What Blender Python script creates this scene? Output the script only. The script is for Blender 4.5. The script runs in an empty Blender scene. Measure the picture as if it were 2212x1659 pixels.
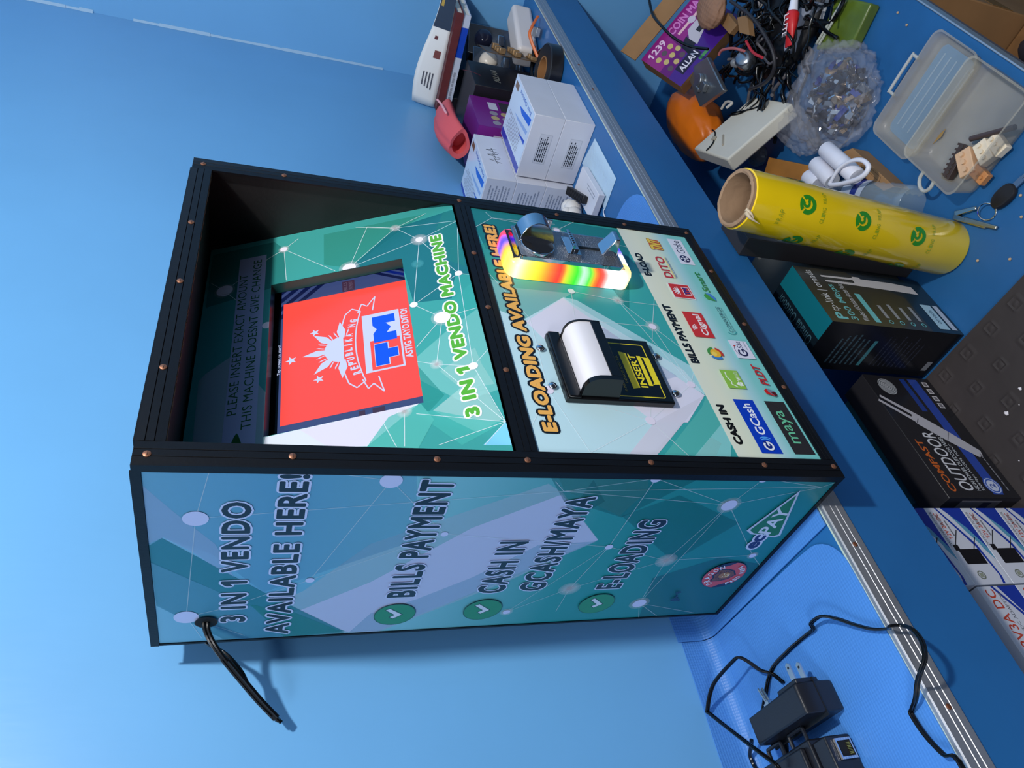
import bpy, bmesh, math, random
from mathutils import Vector, Matrix, noise

# ---------------------------------------------------------------- camera
S = bpy.context.scene
COL = S.collection
cd = bpy.data.cameras.new('camera'); cam = bpy.data.objects.new('camera', cd); COL.objects.link(cam)
cam.matrix_world = Matrix(((-0.1923399, 0.7104075, -0.6769982, -0.3489503),
                           (-0.2698595, -0.7015718, -0.6595248, -0.4380469),
                           (-0.9434942, 0.0558415, 0.3266504, 0.5387631), (0, 0, 0, 1)))
cd.sensor_fit = 'HORIZONTAL'; cd.sensor_width = 36.0; cd.lens = 36.0 * 1569.706 / 2212.0
cd.clip_start = 0.01; cd.clip_end = 50
S.camera = cam

# ---------------------------------------------------------------- light
w = bpy.data.worlds.new('room_light'); S.world = w; w.use_nodes = True
nt = w.node_tree; bg = nt.nodes['Background']
tc = nt.nodes.new('ShaderNodeTexCoord'); sx = nt.nodes.new('ShaderNodeSeparateXYZ'); rp = nt.nodes.new('ShaderNodeValToRGB')
nt.links.new(tc.outputs['Generated'], sx.inputs[0]); nt.links.new(sx.outputs['Z'], rp.inputs[0])
rp.color_ramp.elements[0].position = 0.0; rp.color_ramp.elements[0].color = (0.03, 0.035, 0.045, 1)
rp.color_ramp.elements[1].position = 0.75; rp.color_ramp.elements[1].color = (0.36, 0.47, 0.62, 1)
nt.links.new(rp.outputs[0], bg.inputs[0]); bg.inputs[1].default_value = 1.05

def lamp(name, loc, power, size, col):
    d = bpy.data.lights.new(name, 'POINT'); d.energy = power; d.shadow_soft_size = size; d.color = col
    o = bpy.data.objects.new(name, d); COL.objects.link(o); o.location = loc
    return o
lamp('ceiling_bulb', (0.03, -0.78, 1.26), 64, 0.03, (1.0, 0.97, 0.93))
lamp('left_fill', (-1.9, -0.75, 1.3), 62, 0.25, (0.98, 0.98, 1.0))  # added soft fill that brightens the kiosk's left side, not an actual bulb

S.view_settings.view_transform = 'Standard'; S.view_settings.look = 'None'
S.view_settings.gamma = 1.0; S.view_settings.use_curve_mapping = False
S.view_settings.exposure = 0.0

SA = -0.0185                                  # the shelf runs one degree off the kiosk's front

# ---------------------------------------------------------------- materials
def lin(c):
    return tuple(((v / 255) / 12.92 if v / 255 <= 0.04045 else (((v / 255) + 0.055) / 1.055) ** 2.4) for v in c)
MATS = {}
def mat(name, c, rough=0.5, metal=0.0, bump=0.0, scale=200.0, vary=0.0, vscale=8.0, spec=0.5, emit=0.0, alpha=1.0, trans=0.0, coat=0.0, ecol=None):
    if name in MATS: return MATS[name]
    m = bpy.data.materials.new(name); m.use_nodes = True; t = m.node_tree; b = t.nodes['Principled BSDF']
    col = lin(c) + (1,)
    b.inputs['Base Color'].default_value = col; b.inputs['Roughness'].default_value = rough
    b.inputs['Metallic'].default_value = metal; b.inputs['Specular IOR Level'].default_value = spec
    b.inputs['Alpha'].default_value = alpha; b.inputs['Transmission Weight'].default_value = trans
    b.inputs['Coat Weight'].default_value = coat
    if emit:
        b.inputs['Emission Color'].default_value = (lin(ecol) + (1,)) if ecol else col
        b.inputs['Emission Strength'].default_value = emit
    tcn = t.nodes.new('ShaderNodeTexCoord')
    if vary:
        n = t.nodes.new('ShaderNodeTexNoise'); n.inputs['Scale'].default_value = vscale; n.inputs['Detail'].default_value = 6
        t.links.new(tcn.outputs['Object'], n.inputs['Vector'])
        r = t.nodes.new('ShaderNodeMapRange'); r.inputs[1].default_value = 0.3; r.inputs[2].default_value = 0.7
        r.inputs[3].default_value = 1 - vary; r.inputs[4].default_value = 1 + vary
        t.links.new(n.outputs['Fac'], r.inputs[0])
        mx = t.nodes.new('ShaderNodeVectorMath'); mx.operation = 'SCALE'; mx.inputs[0].default_value = col[:3]
        t.links.new(r.outputs[0], mx.inputs['Scale']); t.links.new(mx.outputs[0], b.inputs['Base Color'])
    if bump:
        n2 = t.nodes.new('ShaderNodeTexNoise'); n2.inputs['Scale'].default_value = scale; n2.inputs['Detail'].default_value = 3
        t.links.new(tcn.outputs['Object'], n2.inputs['Vector'])
        bp = t.nodes.new('ShaderNodeBump'); bp.inputs['Strength'].default_value = bump; bp.inputs['Distance'].default_value = 0.002
        t.links.new(n2.outputs['Fac'], bp.inputs['Height']); t.links.new(bp.outputs[0], b.inputs['Normal'])
    MATS[name] = m
    return m
def ink(c, rough=0.24):
    return mat('ink_%d_%d_%d' % tuple(c), c, rough)
def veil(c, a):
    n = 'veil_%d_%d_%d_%d' % (c[0], c[1], c[2], int(a * 100))
    if n in MATS: return MATS[n]
    return mat(n, c, 0.34, alpha=a)
def glow_ink(c, e):
    return mat('screen_%d_%d_%d' % tuple(c), (10, 10, 12), 0.2, emit=e, ecol=c)
def wave_mat(name, c, rough, scale, strength, dist=0.002, tex='WAVE'):
    if name in MATS: return MATS[name]
    m = mat(name, c, rough, vary=0.05, vscale=14); t = m.node_tree; b = t.nodes['Principled BSDF']
    tcn = t.nodes.new('ShaderNodeTexCoord'); v = t.nodes.new('ShaderNodeTexVoronoi'); v.inputs['Scale'].default_value = scale
    v.inputs['Randomness'].default_value = 0.12
    t.links.new(tcn.outputs['Object'], v.inputs['Vector'])
    bp = t.nodes.new('ShaderNodeBump'); bp.inputs['Strength'].default_value = strength; bp.inputs['Distance'].default_value = dist
    t.links.new(v.outputs['Distance'], bp.inputs['Height']); t.links.new(bp.outputs[0], b.inputs['Normal'])
    return m

# ---------------------------------------------------------------- objects
def tag(o, label, cat, group=None, kind=None):
    if label: o['label'] = label
    if cat: o['category'] = cat
    if group: o['group'] = group
    if kind: o['kind'] = kind
    return o
BASE = {}
def thing(name, label, cat, base=(0, 0, 0), rot=0.0, group=None):
    """Empty at the thing's base; base is given in shelf coordinates when rot is SA."""
    o = bpy.data.objects.new(name, None); COL.objects.link(o); o.empty_display_size = 0.02
    p = Matrix.Rotation(rot, 3, 'Z') @ Vector(base)
    o.location = p; o.rotation_euler = (0, 0, rot)
    BASE[o.name] = (Vector(base), rot)
    return tag(o, label, cat, group)

class MB:
    def __init__(s): s.v = []; s.f = []; s.m = []; s.c = None
    def add(s, vs, fs, mi=0):
        k = len(s.v); s.v += [tuple(p) for p in vs]
        for f in fs: s.f.append(tuple(i + k for i in f)); s.m.append(mi)
        return s
    def box(s, a, b, mi=0, M=None):
        x0, y0, z0 = a; x1, y1, z1 = b
        vs = [Vector(p) for p in ((x0, y0, z0), (x1, y0, z0), (x1, y1, z0), (x0, y1, z0), (x0, y0, z1), (x1, y0, z1), (x1, y1, z1), (x0, y1, z1))]
        if M is not None: vs = [M @ p for p in vs]
        return s.add(vs, [(3, 2, 1, 0), (4, 5, 6, 7), (0, 1, 5, 4), (1, 2, 6, 5), (2, 3, 7, 6), (3, 0, 4, 7)], mi)
    def loft(s, rings, mi=0, close=True, cap0=True, cap1=True):
        n = len(rings[0]); k = len(s.v)
        for r in rings: s.v += [tuple(p) for p in r]
        for i in range(len(rings) - 1):
            for j in range(n if close else n - 1):
                j2 = (j + 1) % n
                s.f.append((k + i * n + j, k + i * n + j2, k + (i + 1) * n + j2, k + (i + 1) * n + j)); s.m.append(mi)
        if cap0: s.f.append(tuple(k + j for j in reversed(range(n)))); s.m.append(mi)
        if cap1: s.f.append(tuple(k + (len(rings) - 1) * n + j for j in range(n))); s.m.append(mi)
        return s
    def lathe(s, p0, ax, prof, mi=0, n=32, cap0=True, cap1=True):
        ax = Vector(ax).normalized(); t = ax.orthogonal().normalized(); b = ax.cross(t); p0 = Vector(p0)
        rings = [[p0 + ax * h + (t * math.cos(2 * math.pi * k / n) + b * math.sin(2 * math.pi * k / n)) * r for k in range(n)] for h, r in prof]
        return s.loft(rings, mi, True, cap0, cap1)
    def cyl(s, a, b, r, mi=0, n=24):
        a = Vector(a); b = Vector(b)
        return s.lathe(a, b - a, [(0, r), ((b - a).length, r)], mi, n)
    def tube(s, pts, r, mi=0, n=8, sub=6, flat=1.0):
        P = [Vector(p) for p in pts]
        if sub > 1 and len(P) > 2:
            Q = []
            for i in range(len(P) - 1):
                a = P[max(i - 1, 0)]; b = P[i]; c = P[i + 1]; d = P[min(i + 2, len(P) - 1)]
                for k in range(sub):
                    t = k / sub
                    Q.append(0.5 * ((2 * b) + (c - a) * t + (2 * a - 5 * b + 4 * c - d) * t * t + (3 * b - a - 3 * c + d) * t ** 3))
            Q.append(P[-1]); P = Q
        rings = []; up = None
        for i, p in enumerate(P):
            d = (P[min(i + 1, len(P) - 1)] - P[max(i - 1, 0)])
            if d.length < 1e-9: d = Vector((0, 0, 1))
            d.normalize()
            if up is None: up = d.orthogonal().normalized()
            up = (up - d * up.dot(d))
            if up.length < 1e-6: up = d.orthogonal()
            up.normalize(); sd = d.cross(up)
            rr = r(i / (len(P) - 1)) if callable(r) else r
            rings.append([p + (up * math.cos(2 * math.pi * k / n) + sd * math.sin(2 * math.pi * k / n) * flat) * rr for k in range(n)])
        return s.loft(rings, mi)
    def prism(s, pts, O, U, V, d0, d1, mi=0):
        O = Vector(O); U = Vector(U); V = Vector(V); N = U.cross(V)
        a = [O + U * p[0] + V * p[1] + N * d0 for p in pts]; b = [O + U * p[0] + V * p[1] + N * d1 for p in pts]
        return s.loft([a, b], mi)
    def build(s, name, mats, parent=None, bevel=0.0, seg=2, smooth=35, base=None, rot=0.0, tagv=None):
        if not isinstance(mats, (list, tuple)): mats = [mats]
        me = bpy.data.meshes.new(name); me.from_pydata(s.v, [], s.f)
        for m in mats: me.materials.append(m)
        for p, mi in zip(me.polygons, s.m): p.material_index = mi
        o = bpy.data.objects.new(name, me); COL.objects.link(o)
        if parent is not None:
            r = parent
            while r.parent: r = r.parent
            bs = BASE[r.name][0]; me.transform(Matrix.Translation(-bs)); o.parent = parent
        else:
            bs = Vector(base) if base is not None else Vector((0, 0, 0))
            me.transform(Matrix.Translation(-bs)); o.location = Matrix.Rotation(rot, 3, 'Z') @ bs; o.rotation_euler = (0, 0, rot)
        bm = bmesh.new(); bm.from_mesh(me)
        if not getattr(s, 'keep', False): bmesh.ops.recalc_face_normals(bm, faces=bm.faces)
        bm.to_mesh(me); bm.free()
        if s.c:
            at = me.color_attributes.new('Col', 'FLOAT_COLOR', 'POINT')
            for i, c in enumerate(s.c): at.data[i].color = c
        if smooth:
            me.shade_smooth(); me.set_sharp_from_angle(angle=math.radians(smooth))
        if bevel:
            bv = o.modifiers.new('bevel', 'BEVEL'); bv.width = bevel; bv.segments = seg; bv.limit_method = 'ANGLE'; bv.angle_limit = math.radians(40)
        if tagv: tag(o, *tagv)
        return o

# ---------------------------------------------------------------- printing: flat ink layers on a surface
TXT = {}
def text_mesh(body, bold=0.0, shear=0.0, grow=0.0, space=1.0):
    k = (body, bold, shear, grow, space)
    if k in TXT: return TXT[k]
    c = bpy.data.curves.new('t', 'FONT'); c.body = body; c.size = 1.0; c.offset = bold + grow; c.shear = shear
    c.resolution_u = 3; c.fill_mode = 'FRONT'; c.space_character = space
    o = bpy.data.objects.new('t', c)
    me = o.to_mesh()
    vs = [(v.co.x, v.co.y) for v in me.vertices]; fs = [tuple(p.vertices) for p in me.polygons]
    if '1' in body and body.upper() == body:
        for i, ch in enumerate(body):
            if ch == '1':                                     # give the plain bar of the one its flag
                c.body = body[:i + 1]; o.to_mesh_clear(); mm = o.to_mesh(); xr = max(v.co.x for v in mm.vertices)
                c.body = body[:i].rstrip(); o.to_mesh_clear(); xp = max([v.co.x for v in o.to_mesh().vertices] + [-1.0])
                n0 = len(vs); st = [v for v in vs if xp + 0.03 < v[0] < xr + 1e-4]; xl = min(v[0] for v in st) - 0.001; top = max(v[1] for v in st)
                if xr - xl > 0.3 + 2 * bold: continue
                vs += [(xl, top), (xl - 0.16 - bold, top - 0.13 - bold * .5), (xl - 0.16 - bold, top - 0.26 - bold * 1.5), (xl, top - 0.15 - bold)]
                fs.append((n0, n0 + 1, n0 + 2, n0 + 3))
    o.to_mesh_clear(); bpy.data.objects.remove(o); bpy.data.curves.remove(c)
    TXT[k] = (vs, fs)
    return TXT[k]

class Print:
    """ink layers; each later layer lies a hair above the earlier ones"""
    def __init__(s, O, U, V, step=0.000025, lift=0.0002, fn=None):
        s.O = Vector(O); s.U = Vector(U).normalized(); s.V = Vector(V).normalized(); s.N = s.U.cross(s.V)
        s.step = step; s.h = lift; s.mb = MB(); s.mats = []; s.fn = fn; s.mb.keep = True; s.clip = None
    def mi(s, m):
        if m not in s.mats: s.mats.append(m)
        return s.mats.index(m)
    def at(s, p):
        if s.fn: return s.fn(p[0], p[1], s.h)
        return s.O + s.U * p[0] + s.V * p[1] + s.N * s.h
    def up(s, k=1): s.h += s.step * k; return s
    def _cl(s, pts):
        if not s.clip: return pts
        x0, y0, x1, y1 = s.clip
        for ax, lim, sg in ((0, x0, 1), (0, x1, -1), (1, y0, 1), (1, y1, -1)):
            out = []
            for i in range(len(pts)):
                a = pts[i - 1]; b = pts[i]; da = (a[ax] - lim) * sg; db = (b[ax] - lim) * sg
                if (da >= 0) != (db >= 0):
                    t = da / (da - db); out.append((a[0] + (b[0] - a[0]) * t, a[1] + (b[1] - a[1]) * t))
                if db >= 0: out.append(b)
            pts = out
            if len(pts) < 3: return []
        return pts
    def poly(s, pts, m, up=1):
        pts = s._cl(list(pts))
        if len(pts) < 3: return s
        area = sum(pts[i - 1][0] * pts[i][1] - pts[i][0] * pts[i - 1][1] for i in range(len(pts)))
        if area < 0: pts = pts[::-1]
        s.mb.add([s.at(p) for p in pts], [tuple(range(len(pts)))], s.mi(m)); s.up(up)
        return s
    def rect(s, x0, y0, x1, y1, m, up=1): return s.poly([(x0, y0), (x1, y0), (x1, y1), (x0, y1)], m, up)
    def disc(s, c, r, m, n=28, ry=None, a0=0, a1=2 * math.pi, up=1):
        ry = ry or r
        full = abs(a1 - a0 - 2 * math.pi) < 1e-6
        return s.poly([(c[0] + r * math.cos(a0 + (a1 - a0) * k / (n if full else n - 1)), c[1] + ry * math.sin(a0 + (a1 - a0) * k / (n if full else n - 1))) for k in range(n)], m, up)
    def ring(s, c, r0, r1, m, a0=0, a1=2 * math.pi, n=28, sy=1.0, up=1):
        for k in range(n):
            t0 = a0 + (a1 - a0) * k / n; t1 = a0 + (a1 - a0) * (k + 1) / n
            q = [(c[0] + r * math.cos(t), c[1] + r * sy * math.sin(t)) for r, t in ((r0, t0), (r1, t0), (r1, t1), (r0, t1))]
            s.poly(q, m, 0)
        return s.up(up)
    def line(s, a, b, wd, m, up=0.25):
        d = Vector((b[0] - a[0], b[1] - a[1]))
        if d.length < 1e-9: return s
        n = Vector((-d.y, d.x)).normalized() * wd / 2
        return s.poly([(a[0] - n.x, a[1] - n.y), (b[0] - n.x, b[1] - n.y), (b[0] + n.x, b[1] + n.y), (a[0] + n.x, a[1] + n.y)], m, up)
    def path(s, pts, wd, m, up=1, closed=False):
        q = list(pts) + ([pts[0]] if closed else [])
        for a, b in zip(q, q[1:]): s.line(a, b, wd, m, 0.02)
        return s.up(up)
    def glow(s, c, r, m=None, k=5, a=0.13):
        m = m or veil((250, 252, 255), a)
        for i in range(k): s.disc(c, 0.72 * r * (1 - i / (k + 0.5)), m, up=0.3)
        return s
    def text(s, body, box, m, out=None, outm=None, bold=0.0, shear=0.0, rot=0.0, space=1.0, up=1):
        """fit the text into box = x0,y0,x1,y1; out = outline growth in font units"""
        heavy = bold if bold > 0.025 else 0.0
        vs, fs = text_mesh(body, 0.0 if heavy else bold, shear, 0, space)
        X0 = min(v[0] for v in vs) - heavy; X1 = max(v[0] for v in vs) + heavy; Y0 = min(v[1] for v in vs) - heavy; Y1 = max(v[1] for v in vs) + heavy
        x0, y0, x1, y1 = box; kx = (x1 - x0) / (X1 - X0); ky = (y1 - y0) / (Y1 - Y0)
        cx, cy = (x0 + x1) / 2, (y0 + y1) / 2; cr, sr = math.cos(rot), math.sin(rot)
        def put(vs, fs, m):
            P = []
            for vx, vy in vs:
                px = x0 + (vx - X0) * kx - cx; py = y0 + (vy - Y0) * ky - cy
                P.append((cx + px * cr - py * sr, cy + px * sr + py * cr))
            s.mb.add([s.at(p) for p in P], fs, s.mi(m))
        if out:
            # an outline as a ring of shifted copies keeps its corners full
            for k in range(12):
                a = 2 * math.pi * k / 12
                o_ = out + heavy
                put([(v[0] + o_ * math.cos(a), v[1] + (out * kx / ky + heavy) * math.sin(a)) for v in vs], fs, outm)
                s.h += s.step * 0.04
            s.up()
        if heavy:
            for k in range(10):
                a = 2 * math.pi * k / 10
                put([(v[0] + heavy * math.cos(a), v[1] + heavy * math.sin(a)) for v in vs], fs, m); s.h += s.step * 0.04
        put(vs, fs, m); s.up(up)
        return s
    def build(s, name, parent):
        o = s.mb.build(name, s.mats, parent, smooth=0)
        return o

def greek(P, x0, y0, x1, y1, rows, m, rnd, fill=0.55):
    """small print too small to read: rows of word-length strokes"""
    h = (y1 - y0) / rows
    for r in range(rows):
        x = x0; y = y1 - (r + 0.5) * h; end = x1 - rnd.random() * 0.25 * (x1 - x0)
        while x < end:
            l = (0.05 + rnd.random() * 0.13) * (x1 - x0); l = min(l, end - x)
            P.rect(x, y - h * fill / 2, x + l, y + h * fill / 2, m, 0); x += l + 0.02 * (x1 - x0)
    P.up()

# ================================================================ the setting
def wall_mat(name, c, rough):
    if name in MATS: return MATS[name]
    m = mat(name, c, rough, vary=0.03, vscale=5); t = m.node_tree; b = t.nodes['Principled BSDF']
    tcn = t.nodes.new('ShaderNodeTexCoord')
    n1 = t.nodes.new('ShaderNodeTexNoise'); n1.inputs['Scale'].default_value = 120; n1.inputs['Detail'].default_value = 4
    mp = t.nodes.new('ShaderNodeMapping'); mp.inputs['Scale'].default_value = (1, 1, 0.25)
    t.links.new(tcn.outputs['Object'], mp.inputs[0]); t.links.new(mp.outputs[0], n1.inputs['Vector'])
    bp = t.nodes.new('ShaderNodeBump'); bp.inputs['Strength'].default_value = 0.10; bp.inputs['Distance'].default_value = 0.0015
    t.links.new(n1.outputs['Fac'], bp.inputs['Height']); t.links.new(bp.outputs[0], b.inputs['Normal'])
    return m
WALL = wall_mat('blue_wall_paint', (106, 170, 222), 0.38)
SHELF = mat('blue_gloss_paint', (36, 102, 162), 0.36, bump=0.05, scale=160, vary=0.05, vscale=10)
TABLEM = mat('blue_worn_paint', (32, 92, 146), 0.42, bump=0.06, scale=120, vary=0.10, vscale=12)
ALU = mat('brushed_aluminium', (176, 178, 184), 0.42, 0.7, bump=0.03, scale=400)
FLOORM = mat('dark_floor', (54, 44, 36), 0.7, vary=0.3, vscale=6)

def struct(name, mb, m, **k):
    o = mb.build(name, m, None, rot=SA, **k); o['kind'] = 'structure'; return o
WY = 0.305; WX = 1.452; TZ = -0.42; FY = 0.0445
struct('wall_back', MB().box((-2.2, WY, -1.2), (WX + 0.1, WY + 0.1, 1.9)), WALL)
struct('wall_right', MB().box((WX, -2.4, -1.2), (WX + 0.1, WY, 1.9)), WALL)
struct('floor', MB().box((-2.2, -2.4, -1.25), (WX + 0.1, WY, -1.2)), FLOORM)
# pale plaster bead down the corner of the two walls, broken in places
rnd = random.Random(4)
mb = MB()
for k in range(60):
    z0 = 0.30 + k * 0.026; wd = 0.0035 + 0.0025 * rnd.random()
    if 20 < k < 24: continue
    mb.loft([[Vector((WX - wd, WY - 0.0002, z0)), Vector((WX - 0.0002, WY - wd, z0)), Vector((WX - 0.0002, WY - 0.0002, z0))],
             [Vector((WX - wd, WY - 0.0002, z0 + 0.0262)), Vector((WX - 0.0002, WY - wd, z0 + 0.0262)), Vector((WX - 0.0002, WY - 0.0002, z0 + 0.0262))]])
struct('trim_1', mb, mat('corner_filler', (150, 190, 225), 0.5))

# upper shelf: board, front fascia, aluminium edging with nails
t = thing('wall_shelf', 'blue painted shelf board with a deep front fascia and metal edging along the wall', 'shelf', (0, FY, -0.119), SA)
MB().box((-1.6, FY + 0.0003, -0.018), (WX, WY, 0.0)).build('shelf_board', SHELF, t, bevel=0.001)
MB().box((-1.6, FY, -0.119), (WX, FY + 0.0178, -0.0183)).build('front_fascia', SHELF, t, bevel=0.0008)
prof = [(0.0035, 0.0002), (0.0035, 0.0014), (0.0, 0.0016), (-0.0016, 0.0008), (-0.0016, -0.0072), (-0.0008, -0.0078), (-0.0016, -0.0084), (-0.0016, -0.0142), (-0.0008, -0.0148), (-0.0016, -0.0154), (-0.0016, -0.0232), (0.0, -0.0232), (0.0, 0.0002)]
e = MB().loft([[Vector((x, FY + a, b)) for a, b in prof] for x in (-1.6, WX - 0.002)]).build('edging_strip', ALU, t, smooth=20)
for p in [(-0.0484, -0.0111), (-0.2024, -0.0104), (1.0247, 0.0275), (0.9201, 0.0271), (-0.62, -0.0115)]:
    MB().lathe((p[0], FY - 0.0016, -0.0115), (0, -1, 0), [(0, 0.0026), (0.0008, 0.0022), (0.0012, 0.001)], n=14).build('nail', mat('rusty_nail', (120, 72, 48), 0.6, 0.5), e)
# clear sealing tape behind the edging
MB().box((-1.6, FY + 0.0036, 0.0003), (WX - 0.002, FY + 0.0062, 0.0008)).build('sealant_line', mat('pale_sealant', (190, 205, 190), 0.3), t)

# lower workbench
t = thing('workbench', 'blue painted workbench running below the shelf, strewn with parts', 'table', (0.3, 0, -1.2), SA)
MB().box((-1.6, -0.262, TZ - 0.018), (WX, WY, TZ)).build('bench_top', TABLEM, t, bevel=0.0015)
MB().box((-1.6, -0.2652, TZ - 0.024), (WX, -0.2622, TZ + 0.0008)).build('bench_edging', mat('bench_edge', (176, 192, 205), 0.4, 0.6), t, bevel=0.001)
MB().box((-1.6, -0.258, TZ - 0.075), (WX, -0.24, TZ - 0.0182)).build('bench_apron', mat('grey_apron', (98, 92, 98), 0.6, vary=0.1), t)
for x in (-1.5, WX - 0.06):
    for y in (-0.2, WY - 0.06):
        MB().box((x, y, -1.2), (x + 0.05, y + 0.05, TZ - 0.0182)).build('leg', mat('bench_leg', (60, 70, 90), 0.6), t)

# vinyl sheets on the shelf
VIN = wave_mat('blue_textured_vinyl', (74, 136, 212), 0.45, 300, 0.6, 0.0010)
def sheet(name, pts, z0, th, label, climb=None):
    m = MB(); m.prism([(p[0], p[1]) for p in pts], (0, 0, 0), (1, 0, 0), (0, 1, 0), z0, z0 + th)
    if climb:
        xa, xb, hs = climb; n = len(hs) - 1; yb = WY - 0.0005
        rings = []
        for i, h in enumerate(hs):
            x = xa + (xb - xa) * i / n; r = 0.018
            arc = [(yb - r + r * math.sin(a), z0 + r - r * math.cos(a)) for a in [k * math.pi / 2 / 6 for k in range(7)]]
            out = [Vector((x, y, z)) for y, z in arc] + [Vector((x, yb, h))]
            inn = [Vector((x, yb - th, h))] + [Vector((x, yb - r + (r - th) * math.sin(a), z0 + r - (r - th) * math.cos(a))) for a in [k * math.pi / 2 / 6 for k in reversed(range(7))]]
            rings.append(out + inn)
        m.loft(rings)
    return m.build(name, VIN, None, base=(pts[0][0], pts[0][1], z0), rot=SA, smooth=40, tagv=(label, 'vinyl sheet'))
def rc(cx, cy, r, a0, a1, n=8): return [(cx + r * math.cos(math.radians(a0 + (a1 - a0) * k / n)), cy + r * math.sin(math.radians(a0 + (a1 - a0) * k / n))) for k in range(n + 1)]
EDGE = FY + 0.0050
sheet('vinyl_sheet', [(-0.78, EDGE)] + rc(-0.066, EDGE + 0.040, 0.040, -90, 0) + [(-0.0245, 0.12), (-0.0225, 0.287), (-0.78, 0.287)], 0.0005, 0.0014,
      'blue textured vinyl sheet under the black adapters, its back edge curling up the wall', (-0.78, -0.0225, [0.062, 0.058, 0.056, 0.055, 0.054, 0.053, 0.052, 0.049, 0.046, 0.044, 0.042]))
sheet('vinyl_sheet', [(-0.0215, FY + 0.0065), (-0.0075, FY + 0.0060), (0.5, FY + 0.0055)] + rc(0.552, 0.112, 0.064, -80, 10) + [(0.612, 0.287), (-0.0215, 0.287)], 0.0017, 0.0014,
      'blue vinyl sheet under the vending kiosk with one rounded end showing at its right', (-0.0215, 0.15, [0.046, 0.047, 0.047, 0.046]))

# ================================================================ the kiosk
W, D, H = 0.4186, 0.2666, 0.62
Z0 = 0.0034
BLK = mat('black_trim', (11, 12, 16), 0.42, spec=0.3, bump=0.06, scale=300)
BOARD = mat('black_board', (15, 14, 15), 0.5, bump=0.1, scale=220, vary=0.2, vscale=30)
KRAFT_EDGE = mat('raw_board_edge', (96, 70, 48), 0.8)
SCREW = mat('copper_screw', (150, 104, 82), 0.45, 0.7)
CHROME = mat('chrome', (205, 208, 214), 0.07, 1.0)
k = thing('vending_kiosk', 'tall teal and black vending kiosk with touch screen standing on the blue shelf', 'vending machine', (W / 2, D / 2, Z0))
T_ = 0.012
c = MB()
c.box((0, 0.001, Z0), (T_, D, H - 0.001)); c.box((W - T_, 0.001, Z0), (W, D, H - 0.001)); c.box((T_, 0.001, H - 0.016), (W - T_, D, H - 0.0005))
c.box((T_, 0.001, Z0), (W - T_, D, Z0 + 0.012)); c.box((T_, D - 0.008, Z0 + 0.012), (W - T_, D, H - 0.016))
c.build('cabinet', BOARD, k, bevel=0.0008)

# --- edging strips with ridges and copper screws
def strip(a, b, wv, ret=None, nm='edging_strip'):
    """ridged strip from a to b (front plane), wv = width vector"""
    a = Vector((a[0], 0, a[1])); b = Vector((b[0], 0, b[1])); wv = Vector((wv[0], 0, wv[1]))
    pr = [(0, 0), (0, .0018), (.30, .0022), (.32, .0014), (.34, .0022), (.62, .0022), (.64, .0014), (.66, .0022), (1, .0018), (1, 0)]
    rings = [[p + wv * u - Vector((0, d - 0.001, 0)) for u, d in pr] for p in (a, b)]
    m = MB().loft(rings)
    if ret: m.box(*ret)
    return m.build(nm, BLK, k, smooth=20)
sl = strip((0, Z0), (0, H), (0.0205, 0), ((-0.0016, -0.0008, Z0), (0, 0.0068, H)))
sr = strip((W, Z0), (W, H), (-0.0195, 0), ((W, -0.0008, Z0), (W + 0.0016, 0.007, H)))
st_ = strip((0.0205, H), (W - 0.0195, H), (0, -0.0195), ((0.0205, -0.0008, H), (W - 0.0195, 0.007, H + 0.0014)))
sb = strip((0.0205, Z0), (W - 0.0195, Z0), (0, 0.0146))
sm = strip((0.0205, 0.3150), (W - 0.0195, 0.3150), (0, 0.0190))
MB().box((-0.0016, 0.0068, H - 0.006), (0.0, D + 0.001, H + 0.0012)).build('side_edging', BLK, k)
MB().box((-0.0012, 0.0068, Z0), (0.0, D + 0.0005, Z0 + 0.0045)).build('side_edging', BLK, k)
MB().box((-0.0012, D - 0.002, Z0 + 0.0045), (0.0, D + 0.001, H - 0.006)).build('side_edging', BLK, k)
def screws(par, pts):
    for x, z in pts:
        m = MB().lathe((x, -0.0011, z), (0, -1, 0), [(0, 0.0029), (0.0006, 0.0028), (0.0012, 0.0018), (0.0013, 0.0)], n=14, cap1=False)
        m.box((x - 0.0018, -0.0027, z - 0.0003), (x + 0.0018, -0.0022, z + 0.0003)); m.build('screw', SCREW, par)
screws(sl, [(0.0082, 0.6107), (0.009, 0.5132), (0.0092, 0.4035), (0.0105, 0.3268), (0.0112, 0.2107), (0.0112, 0.0905), (0.0115, 0.0095)])
screws(st_, [(0.2967, 0.6105), (0.2044, 0.6105), (0.0953, 0.6108)])
screws(sr, [(0.4085, 0.6095), (0.4085, 0.5267), (0.4085, 0.3264), (0.408, 0.2), (0.408, 0.105), (0.4084, 0.0119)])
screws(sm, [(0.3021, 0.3255), (0.2087, 0.3258), (0.1178, 0.3245)])
screws(sb, [(0.3239, 0.0103), (0.2222, 0.0103), (0.1195, 0.0098)])
# raw chipped edges of the opening
rnd = random.Random(2)
m = MB()
for i in range(70):
    z = 0.338 + i * 0.0037; m.box((0.0203, 0.0002, z), (0.0207 + 0.0006 * rnd.random(), 0.0022, z + 0.0035))
for i in range(100):
    x = 0.021 + i * 0.00375; m.box((x, 0.0002, 0.6003 - 0.0006 * rnd.random()), (x + 0.0036, 0.0022, 0.6007))
m.build('chipped_edge', mat('chipped_paint', (120, 92, 66), 0.85), k)

WH = (238, 238, 246)
def q(pts): return [(-a, b) for a, b in pts]
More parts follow.
